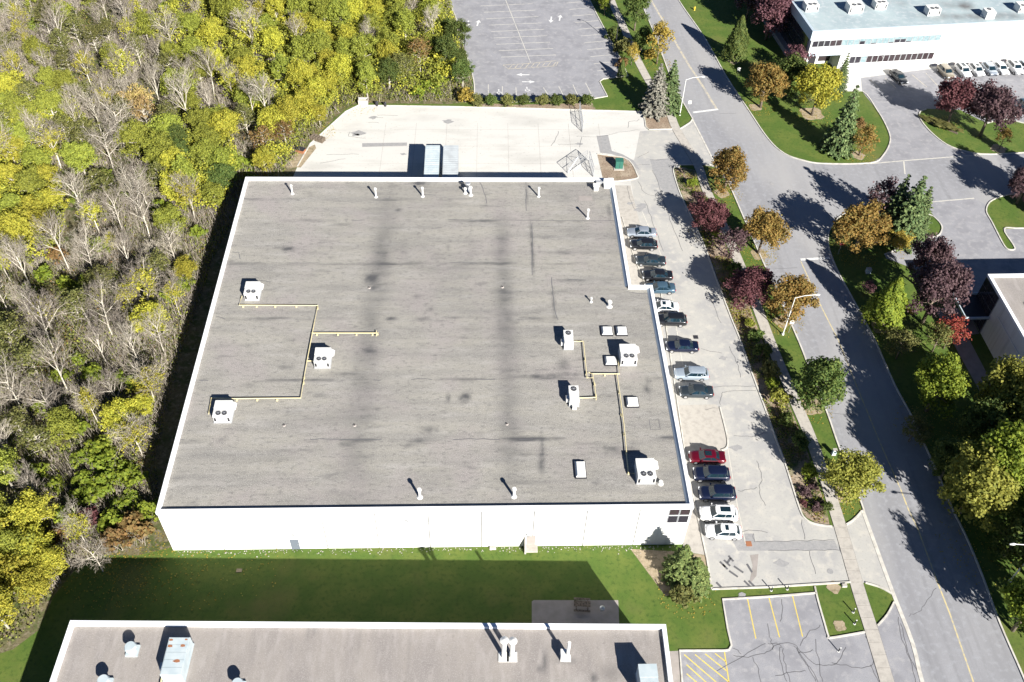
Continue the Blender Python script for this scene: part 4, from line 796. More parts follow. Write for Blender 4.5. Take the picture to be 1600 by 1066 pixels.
def carmeshes(kind):
    if kind in _cache: return _cache[kind]
    s = SPEC[kind]; hl = s['L']/2; W2 = s['W']/2; R = {}
    # lower body: stations from tail to nose
    st = []
    for u, wf, zt, zb in [(-1, .78, s['tail']-.22, .42), (-.975, .88, s['tail']-.04, .34), (-.9, .95, s['tail'], .27), (-.7, .995, s['tail']-.0, .22), (-.4, 1, s['belt'], .2), (0, 1, s['belt'], .2), (.4, 1, s['belt']-.02, .2), (.52, .995, s['belt']-.05, .2), (.7, .98, s['hood']+.02, .22), (.86, .93, s['hood']-.06, .25), (.95, .84, s['hood']-.16, .3), (1, .68, s['hood']-.34, .38)]:
        x = u*hl; w_ = W2*wf; zm = zb+(zt-zb)*.55; cr = .05
        half = [(w_*.90, zb), (w_*.985, zb+.08), (w_, zm), (w_*.97, zt-.10), (w_*.90, zt-.02), (w_*.6, zt+cr*.7), (0, zt+cr)]
        ring = [(x, -y, z) for y, z in half]+[(x, y, z) for y, z in reversed(half[:-1])]
        st.append(ring)
    b = grid_loft(st); n = len(st[0]); b.f.append(tuple(range(n))); b.mi.append(0); b.f.append(tuple(reversed(range((len(st)-1)*n, len(st)*n)))); b.mi.append(0)
    R['body'] = b
    # cabin
    (wb, wr), (rb, rr) = s['ws'], s['rg']; zb, zr = s['belt']-.02, s['roof']; wB, wR = W2*.91, W2*.70
    def ring(t):
        z = zb+(zr-zb)*t; xf = wb+(wr-wb)*t**.92; xr = rb+(rr-rb)*t**.92; w_ = wB+(wR-wB)*t
        out = []
        for (x, y) in [(xf, 0), (xf-.03, .55*w_), (xf-.14, .9*w_), (xf-.30, w_), ((xf+xr)/2, w_*1.02), (xr+.28, w_*.98), (xr+.12, .88*w_), (xr+.03, .5*w_), (xr, 0)]: out.append((x, y, z))
        return out+[(x, -y, z) for (x, y, z) in reversed(out[1:-1])]
    g = grid_loft([ring(0), ring(.35), ring(.7), ring(.86)]); R['glasshouse'] = g
    r3 = ring(.86); r4 = [(x*1.0+(-.02 if x > 0 else .02), y*.93, zr-.035) for x, y, z in ring(.97)]; r5 = [((x-(wr+rr)/2)*.8+(wr+rr)/2, y*.72, zr) for x, y, z in r4]
    r3b = [(x, y*1.01, z+.002) for x, y, z in r3]
    b = grid_loft([r3b, r4, r5]); n = len(r5); b.f.append(tuple(range(2*n, 3*n))); b.mi.append(0); R['roof'] = b
    p = MB()                                          # pillars
    def pil(a, c, w_=.05):
        for sy in (1, -1): p.tube([(a[0], sy*a[1], a[2]), (c[0], sy*c[1], c[2])], w_, 4)
    pil((wb-.16, wB*.93, zb), (wr-.14+.0, wR*.97, zr-.06), .055); pil((rb+.2, wB*.93, zb), (rr+.2, wR*.97, zr-.06), .07 if s['trunk'] else .09); pil(((wb+rb)/2-.05, wB*1.0, zb), ((wr+rr)/2-.05, wR*1.02, zr-.06), .04)
    if not s['trunk']: pil(((wb+rb)/2-.95, wB*1.0, zb), ((wr+rr)/2-.75, wR*1.02, zr-.06), .05)
    R['pillar'] = p
    R['tyre'] = MB().tube([(0, -.12, 0), (0, -.10, 0), (0, .10, 0), (0, .12, 0)], [.29, .34, .34, .29], 16)
    R['rim'] = MB().tube([(0, -.128, 0), (0, -.124, 0)], [.17, .22], 12).tube([(0, .124, 0), (0, .128, 0)], [.22, .17], 12)
    R['headlight'] = MB().box(-.16, .10, -.22, .2, -.07, .07); R['taillight'] = MB().box(-.05, .1, -.17, .17, -.08, .08)
    R['mirror'] = MB().box(-.08, .08, -.12, .12, -.06, .07)
    R['sunroof'] = MB().box(-.42, .42, -.36, .36, 0, .02); R['wiper'] = MB().box(-.02, .02, -.5, .5, 0, .02)
    _cache[kind] = {k: v for k, v in R.items()}; return _cache[kind]
_mc = {}
def cm(kind, part, m, smooth=False):
    key = (kind, part, m.name)
    if key not in _mc: _mc[key] = carmeshes(kind)[part].mesh(part, m, smooth)
    return _mc[key]
def car(px, py, kind, col, rz, label, sun=0, z=.02, group='cars parked in front of the warehouse', sx=1):
    s = SPEC[kind]; c = G(px, py, .65); t = thing('parked_car', label, 'car', (c.x, c.y, z), rz, group); pm = P[col]
    def put(part, m, loc=(0, 0, 0), smooth=False, nm=None, par=t, rot=0):
        o = link(bpy.data.objects.new(nm or part, cm(kind, part, m, smooth)), par); o.location = loc; o.rotation_euler = (0, 0, rot); return o
    put('body', pm, smooth=True); put('glasshouse', M['car_glass'], nm='window_glass', smooth=True); put('roof', pm, smooth=True); put('pillar', pm)
    hl, W2 = s['L']/2, s['W']/2
    for x in (hl*.64, -hl*.60):
        for sy in (1, -1):
            w_ = put('tyre', M['tyre'], (x, sy*(W2-.10), .34), nm='wheel'); put('rim', M['rim'], nm='rim', par=w_)
    for sy in (1, -1):
        put('headlight', M['head_lamp'], (hl*.93, sy*W2*.63, s['hood']-.22)); put('taillight', M['tail_lamp'], (-hl*.985, sy*W2*.68, s['tail']-.2)); put('mirror', pm, (s['ws'][0]-.35, sy*(W2+.08), s['belt']+.08))
    if sun: o = put('sunroof', M['car_glass'], ((s['ws'][1]+s['rg'][1])/2+(.25 if sun == 1 else 0), 0, s['roof']-.005)); o.scale = (sx if sun == 1 else 1.5, 1, 1)
    return t
PI = math.pi
for a in [(1002.5, 363, 'sedan', 'bluesilver', PI-.05, 'pale blue silver sedan, farthest from the camera in the row beside the warehouse'),
          (1005.5, 382, 'hatch', 'black', PI-.05, 'black hatchback parked close beside the pale silver sedan at the far end of the row'),
          (1016.5, 407, 'sedan', 'graphite', PI-.07, 'dark graphite sedan third from the far end of the row'),
          (1027, 430, 'sedan', 'black', PI-.05, 'black sedan just behind the step in the building corner'),
          (1031, 450, 'sedan', 'steel', PI-.02, 'steel blue sedan half hidden by the step of the building'),
          (1036, 479.5, 'sedan', 'white', PI-.06, 'white sedan with a sunroof tucked beside the roof edge', 1),
          (1048, 500, 'suv', 'black', PI-.04, 'black suv tucked beside the roof edge next to the white sedan'),
          (1065.5, 541, 'sedan', 'navy', PI-.05, 'black sedan standing alone in the middle of the row'),
          (1080, 584, 'wagon', 'silver', PI-.04, 'silver wagon parked beside a dark sedan'),
          (1087.5, 611.5, 'sedan', 'graphite', PI-.04, 'dark sedan next to the empty concrete pad'),
          (1104.5, 714, 'sedan', 'red', PI-.05, 'dark red sedan with a sunroof at the head of the nearest group of five', 1),
          (1111, 741, 'suv', 'navy', PI-.03, 'dark blue suv beside the dark red sedan'),
          (1120, 771, 'suv', 'navy', PI-.03, 'large navy suv sticking out furthest from the row'),
          (1122.5, 803, 'suv', 'white', PI-.04, 'white suv with a large glass roof', 2),
          (1130, 830.5, 'hatch', 'white', PI-.06, 'white hatchback, the car nearest the camera', 1)]:
    if 'sunroof' in a[5] and 'white sedan' in a[5]: car(*a, sx=.6)
    elif 'nearest the camera' in a[5]: car(*a, sx=.5)
    else: car(*a)
g4 = 'cars parked in front of the white office'
for a in [(1404.5, 120, 'sedan', 'black', -PI/2+a4+.12, 'black sedan parked alone in front of the white office'),
          (1478, 113, 'suv', 'beige', -PI/2+a4+.05, 'beige suv at the left end of the row by the white office wall'),
          (1505, 111, 'suv', 'white', -PI/2+a4, 'white suv with a dark roof panel second from the left by the office wall', 2),
          (1526, 109, 'hatch', 'white', -PI/2+a4, 'white hatchback with a sunroof third from the left by the office wall', 1),
          (1546.5, 108, 'hatch', 'bluesilver', -PI/2+a4, 'silver blue hatchback in the row by the office wall'),
          (1564, 106, 'sedan', 'white', -PI/2+a4, 'plain white sedan between a silver blue hatchback and a white suv'),
          (1586, 106, 'suv', 'white', -PI/2+a4, 'white suv with a sunroof near the right edge by the office wall', 1),
          (1603, 105, 'hatch', 'silver', -PI/2+a4, 'pale hatchback cut by the right edge of the picture'),
          (1560, 172, 'hatch', 'white', -PI/2+a4, 'pale car half hidden behind the right purple maple'),
          (1583, 172, 'sedan', 'black', -PI/2+a4, 'black sedan facing the lawn at the right edge'),
          (1604, 168, 'suv', 'steel', -PI/2+a4, 'dark blue suv cut by the right edge beside a black sedan')]: car(*a, group=g4)
# ================================================================ VEGETATION
def quads(C, N, size, asp=1.0, jitter=.35):
    """leaf clumps: centres C, normals N -> verts, faces"""
    n = len(C); a = np.cross(N, rng.normal(size=(n, 3))); a /= np.linalg.norm(a, axis=1)[:, None]+1e-9; b = np.cross(N, a)
    s = (size*(1+jitter*rng.uniform(-1, 1, n)))[:, None]
    V = np.empty((n, 4, 3)); V[:, 0] = C-a*s*.5*asp; V[:, 1] = C-b*s*.5; V[:, 2] = C+a*s*.5*asp; V[:, 3] = C+b*s*.5
    V[:, 1] += N*s*.12; V[:, 3] += N*s*.12
    return V.reshape(-1, 3)
def qmesh(name, V, m):
    n = len(V)//4; me = bpy.data.meshes.new(name); me.vertices.add(len(V)); me.vertices.foreach_set('co', V.ravel())
    me.loops.add(4*n); me.loops.foreach_set('vertex_index', np.arange(4*n)); me.polygons.add(n)
    me.polygons.foreach_set('loop_start', np.arange(n)*4); me.polygons.foreach_set('loop_total', np.full(n, 4)); me.materials.append(m); me.update(); me.validate(); return me
def crown_mesh(name, R, H, z0, n, size, m, clusters=30, top=.5, fill=.75):
    """clumped crown: ellipsoid from z0 to H, radius R"""
    zc, hz = (z0+H)/2, (H-z0)/2; P_ = []
    cs = []
    clusters = int(clusters*2.2); lob = rng.uniform(0, 6, 3)
    for i in range(clusters):
        d = rng.normal(size=3); d /= np.linalg.norm(d); d[2] = abs(d[2])*1.0 if rng.random() < .6 else d[2]
        a = math.atan2(d[1], d[0]); k = rng.uniform(.45, .98)*(1+.13*math.sin(2*a+lob[0])+.10*math.sin(3*a+lob[1]+d[2]*3)); tp = 1-.28*max(d[2], 0)
        cs.append((np.array([d[0]*R*k*tp, d[1]*R*k*tp, zc+d[2]*hz*min(k, 1)]), rng.uniform(.16, .34)*R))
    per = n//clusters
    C = []; N = []
    for c, r in cs:
        d = rng.normal(size=(per, 3)); d /= np.linalg.norm(d, axis=1)[:, None]
        rr = r*rng.uniform(.2, 1.25, per)**.7
        C.append(c+d*rr[:, None]*np.array([1, 1, .8])); nn = d*.9+rng.normal(size=(per, 3))*.55+np.array([0, 0, .35]); N.append(nn)
    C = np.concatenate(C); N = np.concatenate(N); N /= np.linalg.norm(N, axis=1)[:, None]
    C[:, 2] = np.maximum(C[:, 2], z0*.7+.05)
    return qmesh(name, quads(C, N, size), m)
def limb_mesh(name, R, H, z0, m, nb=14, tr=.14):
    b = MB(); b.tube([(0, 0, 0), (.05, 0, z0), (0, .08, H*.55), (.05, 0, H*.85)], [tr*1.5, tr, tr*.6, tr*.15], 6)
    for i in range(nb):
        a = i*2.4; z = z0*.8+(H*.75-z0*.8)*i/nb; L = R*(.95-.4*i/nb)
        b.tube([(0, 0, z), (math.cos(a)*L*.5, math.sin(a)*L*.5, z+L*.35), (math.cos(a)*L, math.sin(a)*L, z+L*.55)], [tr*.5, tr*.3, .02], 4, False)
    return b.mesh(name, m, True)
def bare_meshes(name, H, m, m2, seed, spread=.55, nfork=5):
    """recursive bare tree; returns limbs mesh and twigs mesh"""
    r = random.Random(seed); b = MB(); tw = MB()
    def grow(p, d, L, rad, lev):
        q = p; pts = [p]; dd = d.copy()
        for k in range(3):
            dd = (dd+Vector((r.uniform(-1, 1), r.uniform(-1, 1), r.uniform(-.2, .6)))*.13).normalized(); q = q+dd*L/3; pts.append(q)
        tgt = b if lev < 2 else tw
        tgt.tube(pts, [rad, rad*.85, rad*.68, rad*.45], 5 if lev < 2 else 3, False)
        if lev >= 4: return
        n = [nfork+3, 6, 5, 4][lev]
        for i in range(n):
            t = .30+.7*(i+r.random()*.7)/n if lev else .38+.6*i/n
            t = min(t, 1); k = min(int(t*3), 2); o = pts[k].lerp(pts[k+1], t*3-k)
            ax = dd.orthogonal(); ax.rotate(Matrix.Rotation(i*2.4+r.uniform(-.4, .4), 3, dd)); ang = spread*(1.1 if lev == 0 else 1)+r.uniform(-.15, .2)
            nd = (dd*math.cos(ang)+ax*math.sin(ang)+Vector((0, 0, .12))).normalized()
            grow(o, nd, L*r.uniform(.42, .6)*(1.15-.45*t if lev == 0 else 1), max(rad*(.52 if lev else .42), .012), lev+1)
    grow(Vector((0, 0, 0)), Vector((0, 0, 1)), H*.78, .15, 0)
    return b.mesh(name+'_limbs', m, True), tw.mesh(name+'_twigs', m2)
def spruce_mesh(name, R, H, m, n_wh=17, size=.34, seed=0):
    C = []; N = []
    for i in range(n_wh):
        t = i/(n_wh-1); z = .25+(H-.5)*t; L = R*(1-t)**.85+.12; nb = max(5, int(13*(1-t))+5); off = rng.uniform(0, 6)
        for k in range(nb):
            a = off+k*2*math.pi/nb+rng.uniform(-.15, .15); l = L*rng.uniform(.72, 1.12); m_ = max(3, int(l/.13))
            s = np.linspace(.12, 1, m_); w = .26*l*(1-s)*1.2+.06
            for rep in range(3):
                u = rng.uniform(-1, 1, m_)*w; x = np.cos(a)*l*s-np.sin(a)*u; y = np.sin(a)*l*s+np.cos(a)*u
                C.append(np.stack([x, y, z-.28*l*s**1.5+.10*l*s**3+rng.uniform(-.07, .07, m_)], 1))
                nn = rng.normal(size=(m_, 3))*.45+np.array([math.cos(a)*.35, math.sin(a)*.35, .9]); N.append(nn)
    C = np.concatenate(C); N = np.concatenate(N); N /= np.linalg.norm(N, axis=1)[:, None]
    return qmesh(name, quads(C, N, size, .7), m)

LEAF0 = M['leaf_lime']
PR = {}
PR['street'] = [(crown_mesh('crown', 2.6, 6.5, .9, 9500, .215, LEAF0, 40), limb_mesh('trunk', 2.0, 6.5, 1.7, M['bark'])) for k in range(4)]
PR['small'] = [(crown_mesh('crown', 2.6, 6.5, 1.6, 1500, .26, LEAF0, 24), limb_mesh('trunk', 2.3, 6.5, 1.7, M['bark'], 20, .1)) for k in range(3)]
PR['wood'] = [(crown_mesh('crown', 2.6, 8.5, 1.8, 6500, .22, LEAF0, 38+6*k), limb_mesh('trunk', 2.0, 8.5, 3, M['bark_pale'])) for k in range(4)]
PR['sparse'] = [(crown_mesh('crown', 2.5, 8.5, 2.6, 1300, .24, LEAF0, 40), limb_mesh('trunk', 2.2, 8.5, 2.5, M['bark_pale'], 26, .11)) for k in range(3)]
PR['shrub'] = [(crown_mesh('crown', 1.0, 1.5, -.3, 900, .20, LEAF0, 14), MB().tube([(0, 0, 0), (0, 0, .8)], [.07, .03], 5).tube([(0, 0, .1), (.4, .2, .9)], [.04, .02], 4).tube([(0, 0, .1), (-.3, -.3, .9)], [.04, .02], 4).mesh('stem', M['bark'])) for k in range(3)]
PR['ball'] = [(crown_mesh('crown', .85, 1.75, .0, 1600, .14, LEAF0, 40), MB().tube([(0, 0, 0), (0, 0, .9)], [.07, .03], 5).mesh('stem', M['bark'])) for k in range(2)]
PR['cone'] = []
for k in range(2):
    n = 6000; t = rng.random(n)**.8; a = rng.uniform(0, 2*math.pi, n); lob = 1+.16*np.sin(a*3+t*9+k)+.12*np.sin(a*7+t*17)
    r = 2.4*(1-t)**.75*lob*rng.uniform(.5, 1.05, n)**.5+.1; C = np.stack([np.cos(a)*r, np.sin(a)*r, 1.0+6.5*t+rng.uniform(-.2, .2, n)], 1)
    N = np.stack([np.cos(a), np.sin(a), np.full(n, .7)], 1)+rng.normal(size=(n, 3))*.5; N /= np.linalg.norm(N, axis=1)[:, None]
    PR['cone'].append((qmesh('crown', quads(C, N, .27), LEAF0), limb_mesh('trunk', 1.4, 7, 1.2, M['bark'])))
PR['spruce'] = [(spruce_mesh('needles', 2.3, 8, M['needle']), MB().tube([(0, 0, 0), (0, 0, 7.6)], [.2, .03], 6).mesh('trunk', M['bark'])) for k in range(3)]
PR['bare'] = [bare_meshes('tree', 9, M['bark_pale'], M['twig'], 11+k, (.5, .62, .7, .45)[k], (5, 6, 7, 5)[k]) for k in range(4)]
SZ = dict(street=(2.6, 6.5), small=(2.6, 6.5), wood=(2.6, 8.5), sparse=(2.5, 8.5), shrub=(1.0, 1.5), ball=(.85, 1.75), cone=(2.4, 7.5), spruce=(2.3, 8), bare=(3.6, 9))
NM = dict(street='broadleaf_tree', small='young_tree', wood='woodland_tree', sparse='thin_leaved_tree', shrub='shrub', ball='round_shrub', cone='conical_tree', spruce='spruce_tree', bare='bare_tree')
CT = dict(shrub='shrub', ball='shrub')
def plant(kind, px, py, H, R, m, label, group=None, world=None, extra=None):
    c = world if world is not None else G(px, py); r0, h0 = SZ[kind]; v = random.choice(PR[kind])
    if world is None: R *= {'street': 1.12, 'small': 1.1, 'spruce': 1.22}.get(kind, 1)
    if world is None: H *= {'street': 1.43, 'small': 1.3, 'cone': 1.42, 'spruce': 1.3}.get(kind, 1)
    t = thing(NM[kind], label, CT.get(kind, 'tree'), (c.x, c.y, 0), random.uniform(0, 6.28), group)
    t.scale = (R/r0*random.uniform(.95, 1.05), R/r0*random.uniform(.95, 1.05), H/h0)
    if kind == 'bare':
        link(bpy.data.objects.new('trunk', v[0]), t); link(bpy.data.objects.new('twigs', v[1]), t)
        if extra:
            k = random.choice(PR['sparse'])[0]; o = link(bpy.data.objects.new('leaves', k), t); o.material_slots[0].link = 'OBJECT'; o.material_slots[0].material = M[extra]; o.scale = (1.1, 1.1, .95)
    else:
        tr = link(bpy.data.objects.new('stem' if kind in ('shrub', 'ball') else 'trunk', v[1]), t)
        o = link(bpy.data.objects.new('needles' if kind == 'spruce' else 'crown', v[0]), t)
        o.material_slots[0].link = 'OBJECT'; o.material_slots[0].material = M[m]
    return t
T = plant
# street trees left of the road, far to near
T('street', 991, 48, 6.5, 2.5, 'leaf_green', 'dark green tree on the left verge at the very top of the street')
T('small', 1026, 100, 7, 2.9, 'leaf_golden', 'golden yellow thin-leaved street tree leaning over the road at the top')
T('shrub', 1016, 92, 2.2, 1.5, 'leaf_golden', 'low bright yellow bush under the golden street tree')
T('spruce', 1022, 176, 8.0, 2.5, 'needle_grey', 'grey-green spruce with bare grey branches beside the bare earth bed')
T('spruce', 1043, 170, 8.0, 2.2, 'needle', 'green spruce just right of the grey spruce near the yard entrance')
T('street', 1131, 302, 6.2, 2.9, 'leaf_orange', 'orange-brown street tree closest to the yard entrance')
T('street', 1185, 396, 6.3, 2.8, 'leaf_orange', 'orange-brown street tree second from the yard entrance')
T('street', 1223, 503, 6.3, 2.9, 'leaf_orange', 'orange-brown street tree beside the middle street lamp')
T('street', 1269, 636, 6.0, 3.0, 'leaf_green', 'full green street tree between the orange trees and the olive tree')
T('street', 1314, 775, 5.8, 2.85, 'leaf_oliveyellow', 'olive-yellow street tree nearest the camera left of the road')
# planting strip between the lot and the sidewalk
T('street', 1104, 365, 4.6, 2.6, 'leaf_maroon', 'dark maroon small tree in the planting strip, farthest of three')
T('small', 1140, 405, 4.6, 2.7, 'leaf_purple', 'half-bare purple-grey small tree in the planting strip, middle of three')
T('street', 1163, 480, 5.0, 3.1, 'leaf_maroon', 'large reddish maroon tree in the planting strip opposite the black suv')
for i, (px, py, H_, R_, m_, lab, kd) in enumerate([(1081, 292, 1.7, 1.0, 'leaf_brightgreen', 'clipped green ball shrub at the far end of the planting strip', 'ball'), (1119, 373, 1.7, 1.0, 'leaf_brightgreen', 'bright lime ball shrub between the maroon trees', 'ball'),
        (1150, 428, 2.0, 1.4, 'leaf_green', 'dark green shrub behind the large maroon tree', 'shrub'), (1170, 510, 1.2, .9, 'leaf_lime', 'low yellow-green shrub at the foot of the large maroon tree', 'ball'), (1180, 530, 1.8, 1.3, 'leaf_green', 'dark green shrub in the middle of the planting strip', 'shrub'),
        (1190, 556, 2.2, 1.5, 'leaf_green', 'large dark green shrub beside the lot opposite the black sedan', 'shrub'), (1203, 584, 2.2, 1.5, 'leaf_olive', 'olive green shrub beside the planting strip path', 'shrub'), (1205, 606, 1.5, 1.1, 'leaf_brightgreen', 'bright green small shrub in the planting strip', 'ball'),
        (1216, 626, 2.1, 1.5, 'leaf_oliveyellow', 'yellowish green wide shrub in the planting strip', 'shrub'), (1228, 662, 1.9, 1.2, 'leaf_green', 'dark green conical shrub left of the sidewalk', 'shrub'), (1247, 695, 2.0, 1.5, 'leaf_green', 'broad dark green shrub left of the sidewalk shadow', 'shrub'),
        (1261, 744, 1.9, 1.2, 'leaf_brightgreen', 'bright yellow-green ball shrub at the near end of the strip', 'ball'), (1290, 796, 1.2, .8, 'leaf_green', 'small green ball shrub closest to the near driveway', 'ball'), (1276, 795, 1.0, .9, 'leaf_purple', 'low dark purple shrub beside the small green ball', 'shrub'),
        (1258, 772, .9, .9, 'leaf_purple', 'low dark purple shrub on the mulch at the near end', 'shrub'), (1270, 763, .7, .6, 'leaf_purple', 'tiny dark shrub on the pale mulch', 'shrub'), (1255, 788, .7, .5, 'leaf_maroon', 'tiny brown shrub by the near kerb of the strip', 'shrub'), (1100, 318, 1.3, 1.2, 'leaf_green', 'low spreading green shrub in the far planting strip', 'shrub'), (1092, 308, 1.0, 1.0, 'leaf_purple', 'low dark shrub at the kerb of the far planting strip', 'shrub')]):
    T(kd, px, py, H_, R_, m_, lab)
# row of round shrubs behind the yard
nth = ['leftmost', 'second from the left', 'third from the left', 'fourth from the left', 'fourth from the right', 'third from the right', 'second from the right', 'rightmost']
for k, px in enumerate([767, 793, 817, 847, 869, 893, 917, 745]):
    T('ball', px, 165, 2.3, 1.35, 'leaf_olive' if k % 2 else 'leaf_green', f'dark green round shrub, {["second from the left", "third from the left", "fourth from the left", "fourth from the right", "third from the right", "second from the right", "rightmost", "leftmost"][k]} in the kerb hedge row', 'hedge row behind the yard')
T('shrub', 727, 160, 2.8, 2.0, 'leaf_golden', 'bright yellow bush at the left end of the hedge row')
# verge of the upper parking lot
for px, py, kd, H_, R_, m_, lab in [(944, 24, 'small', 3.6, 1.6, 'leaf_brightgreen', 'small light green tree on the verge at the upper lot corner'), (958, 60, 'shrub', 2.6, 1.7, 'leaf_green', 'dark green shrub on the verge of the upper lot'), (972, 80, 'shrub', 2.8, 1.7, 'leaf_olive', 'olive shrub between the upper lot and the sidewalk'),
        (986, 102, 'small', 3.6, 1.5, 'leaf_golden', 'small yellow tree between the upper lot and the sidewalk'), (973, 105, 'shrub', 2.0, 1.5, 'leaf_rust', 'brownish shrub at the lot kerb beside the small yellow tree'), (1001, 82, 'street', 4.0, 1.9, 'leaf_green', 'green bushy tree between the sidewalk and the golden tree'),
        (970, 124, 'cone', 3.0, 1.0, 'leaf_green', 'small dark conical tree at the lower right lot corner'), (936, 8, 'shrub', 2.0, 1.4, 'leaf_green', 'dark green bush at the top of the lot verge')]: T(kd, px, py, H_, R_, m_, lab)
# lawn of the white office
T('cone', 1146, 96, 6.8, 2.6, 'leaf_green', 'conical green tree on the lawn at the top right of the road')
T('street', 1196, 62, 8, 3.6, 'leaf_pink', 'large dusky pink tree in front of the dark glass wall')
T('street', 1215, 20, 8, 3.2, 'leaf_pink', 'dusky pink tree at the top edge left of the white office')
T('street', 1166, 30, 7, 3, 'leaf_purple', 'dark shaded tree at the top edge between lawn and pink trees')
T('street', 1188, 168, 6.6, 3.1, 'leaf_orange', 'orange-brown tree on the left edge of the office lawn')
T('small', 1238, 118, 5, 3.2, 'leaf_pink', 'low dusky pink tree by the corner of the white office')
T('street', 1229, 152, 6, 3.0, 'leaf_green', 'dark green tree between the orange-brown and the yellow tree')
T('street', 1268, 180, 7.2, 3.5, 'leaf_yellow', 'bright yellow full tree on the office lawn')
T('spruce', 1307, 146, 6.8, 1.5, 'needle', 'narrow spruce behind the yellow tree by the forecourt')
T('spruce', 1307, 236, 10.5, 2.6, 'needle', 'tall dark spruce near the tip of the office lawn')
T('shrub', 1341, 197, 1.5, 1.6, 'leaf_rust', 'low brown shrub on the right part of the office lawn')
T('shrub', 1333, 200, 1.2, 1.1, 'leaf_green', 'low green shrub beside the brown one on the office lawn')
T('small', 1342, 243, 4.6, 2.7, 'leaf_orange', 'orange-brown thin tree at the rounded tip of the office lawn')
T('street', 1480, 194, 7.0, 3.5, 'leaf_maroon', 'purple maple, the left one of two beside the parked white cars')
T('street', 1531, 213, 7.8, 3.6, 'leaf_purple', 'purple maple, the right one of two beside the parked white cars')
T('small', 1561, 233, 3.4, 1.6, 'leaf_orange', 'small orange tree in a pale mulch ring near the side street')
hm = crown_mesh('foliage', 1, 1, .2, 900, .3, M['leaf_olive'], 10)
hd = thing('hedge', 'low dark olive hedge under the purple maples', 'hedge', G(1472, 200), -.75); o = link(bpy.data.objects.new('foliage', hm), hd); o.scale = (3.4, 1.2, 1.1); MB().box(-3, 3, -.1, .1, 0, .3).build('stems', M['bark'], hd)
# island at the junction
T('street', 1333, 395, 6.6, 3.6, 'leaf_orange', 'large orange-brown tree on the rounded corner of the junction')
T('spruce', 1404, 375, 10.0, 2.9, 'needle', 'tall spruce in front on the junction island')
T('spruce', 1385, 362, 9.0, 2.4, 'needle', 'spruce left of the tallest one on the junction island')
T('spruce', 1424, 366, 7.6, 2.2, 'needle', 'shorter spruce right of the tallest one on the junction island')
T('small', 1365, 345, 6.5, 2.9, 'leaf_purple', 'half-bare brown tree behind the spruces at the junction')
T('small', 1400, 395, 3.2, 2.3, 'leaf_golden', 'golden yellow bush in front of the junction spruces')
# trees along the right side of the road
T('street', 1441, 505, 8.4, 3.4, 'leaf_purple', 'tallest dark purple tree in front of the glass corner building')
T('street', 1436, 450, 7.0, 2.8, 'leaf_purple', 'dark purple tree just behind the tallest purple one')
T('small', 1474, 545, 4.8, 2.1, 'leaf_red', 'small bright red tree beside the path to the glass corner')
T('small', 1456, 550, 4.5, 2.2, 'leaf_olive', 'small olive tree left of the bright red one')
T('cone', 1376, 506, 6.4, 2.9, 'leaf_brightgreen', 'bright green conical tree in front of the dark purple trees')
T('street', 1447, 642, 6.8, 3.2, 'leaf_brightgreen', 'bright yellow-green tree standing alone in the deep shade right of the road')
T('street', 1545, 665, 8.5, 3.6, 'leaf_oliveyellow', 'olive-yellow tree at the right edge below the path')
T('street', 1585, 720, 9.5, 4.0, 'leaf_oliveyellow', 'large olive-yellow tree at the right edge, second of a dense row')
T('street', 1545, 775, 9.5, 4.2, 'leaf_brightgreen', 'large yellow-green tree, middle one of the dense right row')
T('street', 1500, 800, 7.5, 3.9, 'leaf_oliveyellow', 'yellow-green tree closest to the road in the dense right row')
T('street', 1610, 790, 9.5, 4.0, 'leaf_brightgreen', 'large green tree cut by the right edge')
T('street', 1530, 700, 6.5, 3.2, 'leaf_green', 'dark green tree in the shade inside the dense right row')
T('street', 1470, 745, 5.0, 2.4, 'leaf_green', 'low dark green tree at the road edge in the shade')
T('small', 1420, 690, 3.6, 2.2, 'leaf_olive', 'thin olive tree in the shade at the right kerb')
T('small', 1400, 560, 4.2, 2.4, 'leaf_olive', 'thin olive tree beside a pale trunk right of the road')
T('street', 1610, 905, 7.5, 3.6, 'leaf_green', 'dark green tree behind the lower right street lamp')
T('street', 1582, 985, 6.8, 3.0, 'leaf_brightgreen', 'green tree at the right edge near the bottom')
T('street', 1570, 868, 5.5, 2.6, 'leaf_green', 'dark green tree right of the road above the lower lamp')
T('street', 1660, 1010, 8.5, 3.8, 'leaf_green', 'green tree just beyond the lower right edge')
T('street', 1700, 900, 9, 4, 'leaf_green', 'green tree outside the right edge that shades the verge')
T('small', 1353, 458, 1.8, 1.2, 'leaf_pink', 'small magenta bush in the dark shade by the junction')
T('ball', 1421, 490, .9, .6, 'leaf_golden', 'tiny yellow bush beside the bright green conical tree')
T('street', 1640, 330, 8, 3.2, 'leaf_purple', 'dark tree beyond the right edge on the far island')
T('street', 1588, 318, 5.5, 2.6, 'leaf_purple', 'dark purple tree on the small island at the right edge')
T('spruce', 1680, 310, 11, 2.8, 'needle', 'tall spruce beyond the right edge beside the side street')
T('spruce', 1650, 350, 10, 2.6, 'needle', 'second tall spruce beyond the right edge beside the side street')
# corner spruces of the warehouse
T('spruce', 1060, 900, 5.3, 2.0, 'needle_olive', 'left spruce of the pair at the near corner of the large white building')
T('spruce', 1080, 910, 4.2, 2.0, 'needle_olive', 'right spruce of the pair at the near corner of the large white building')
T('shrub', 1064, 932, 2.0, 1.8, 'leaf_olive', 'yellow-green low growth at the foot of the two corner spruces')

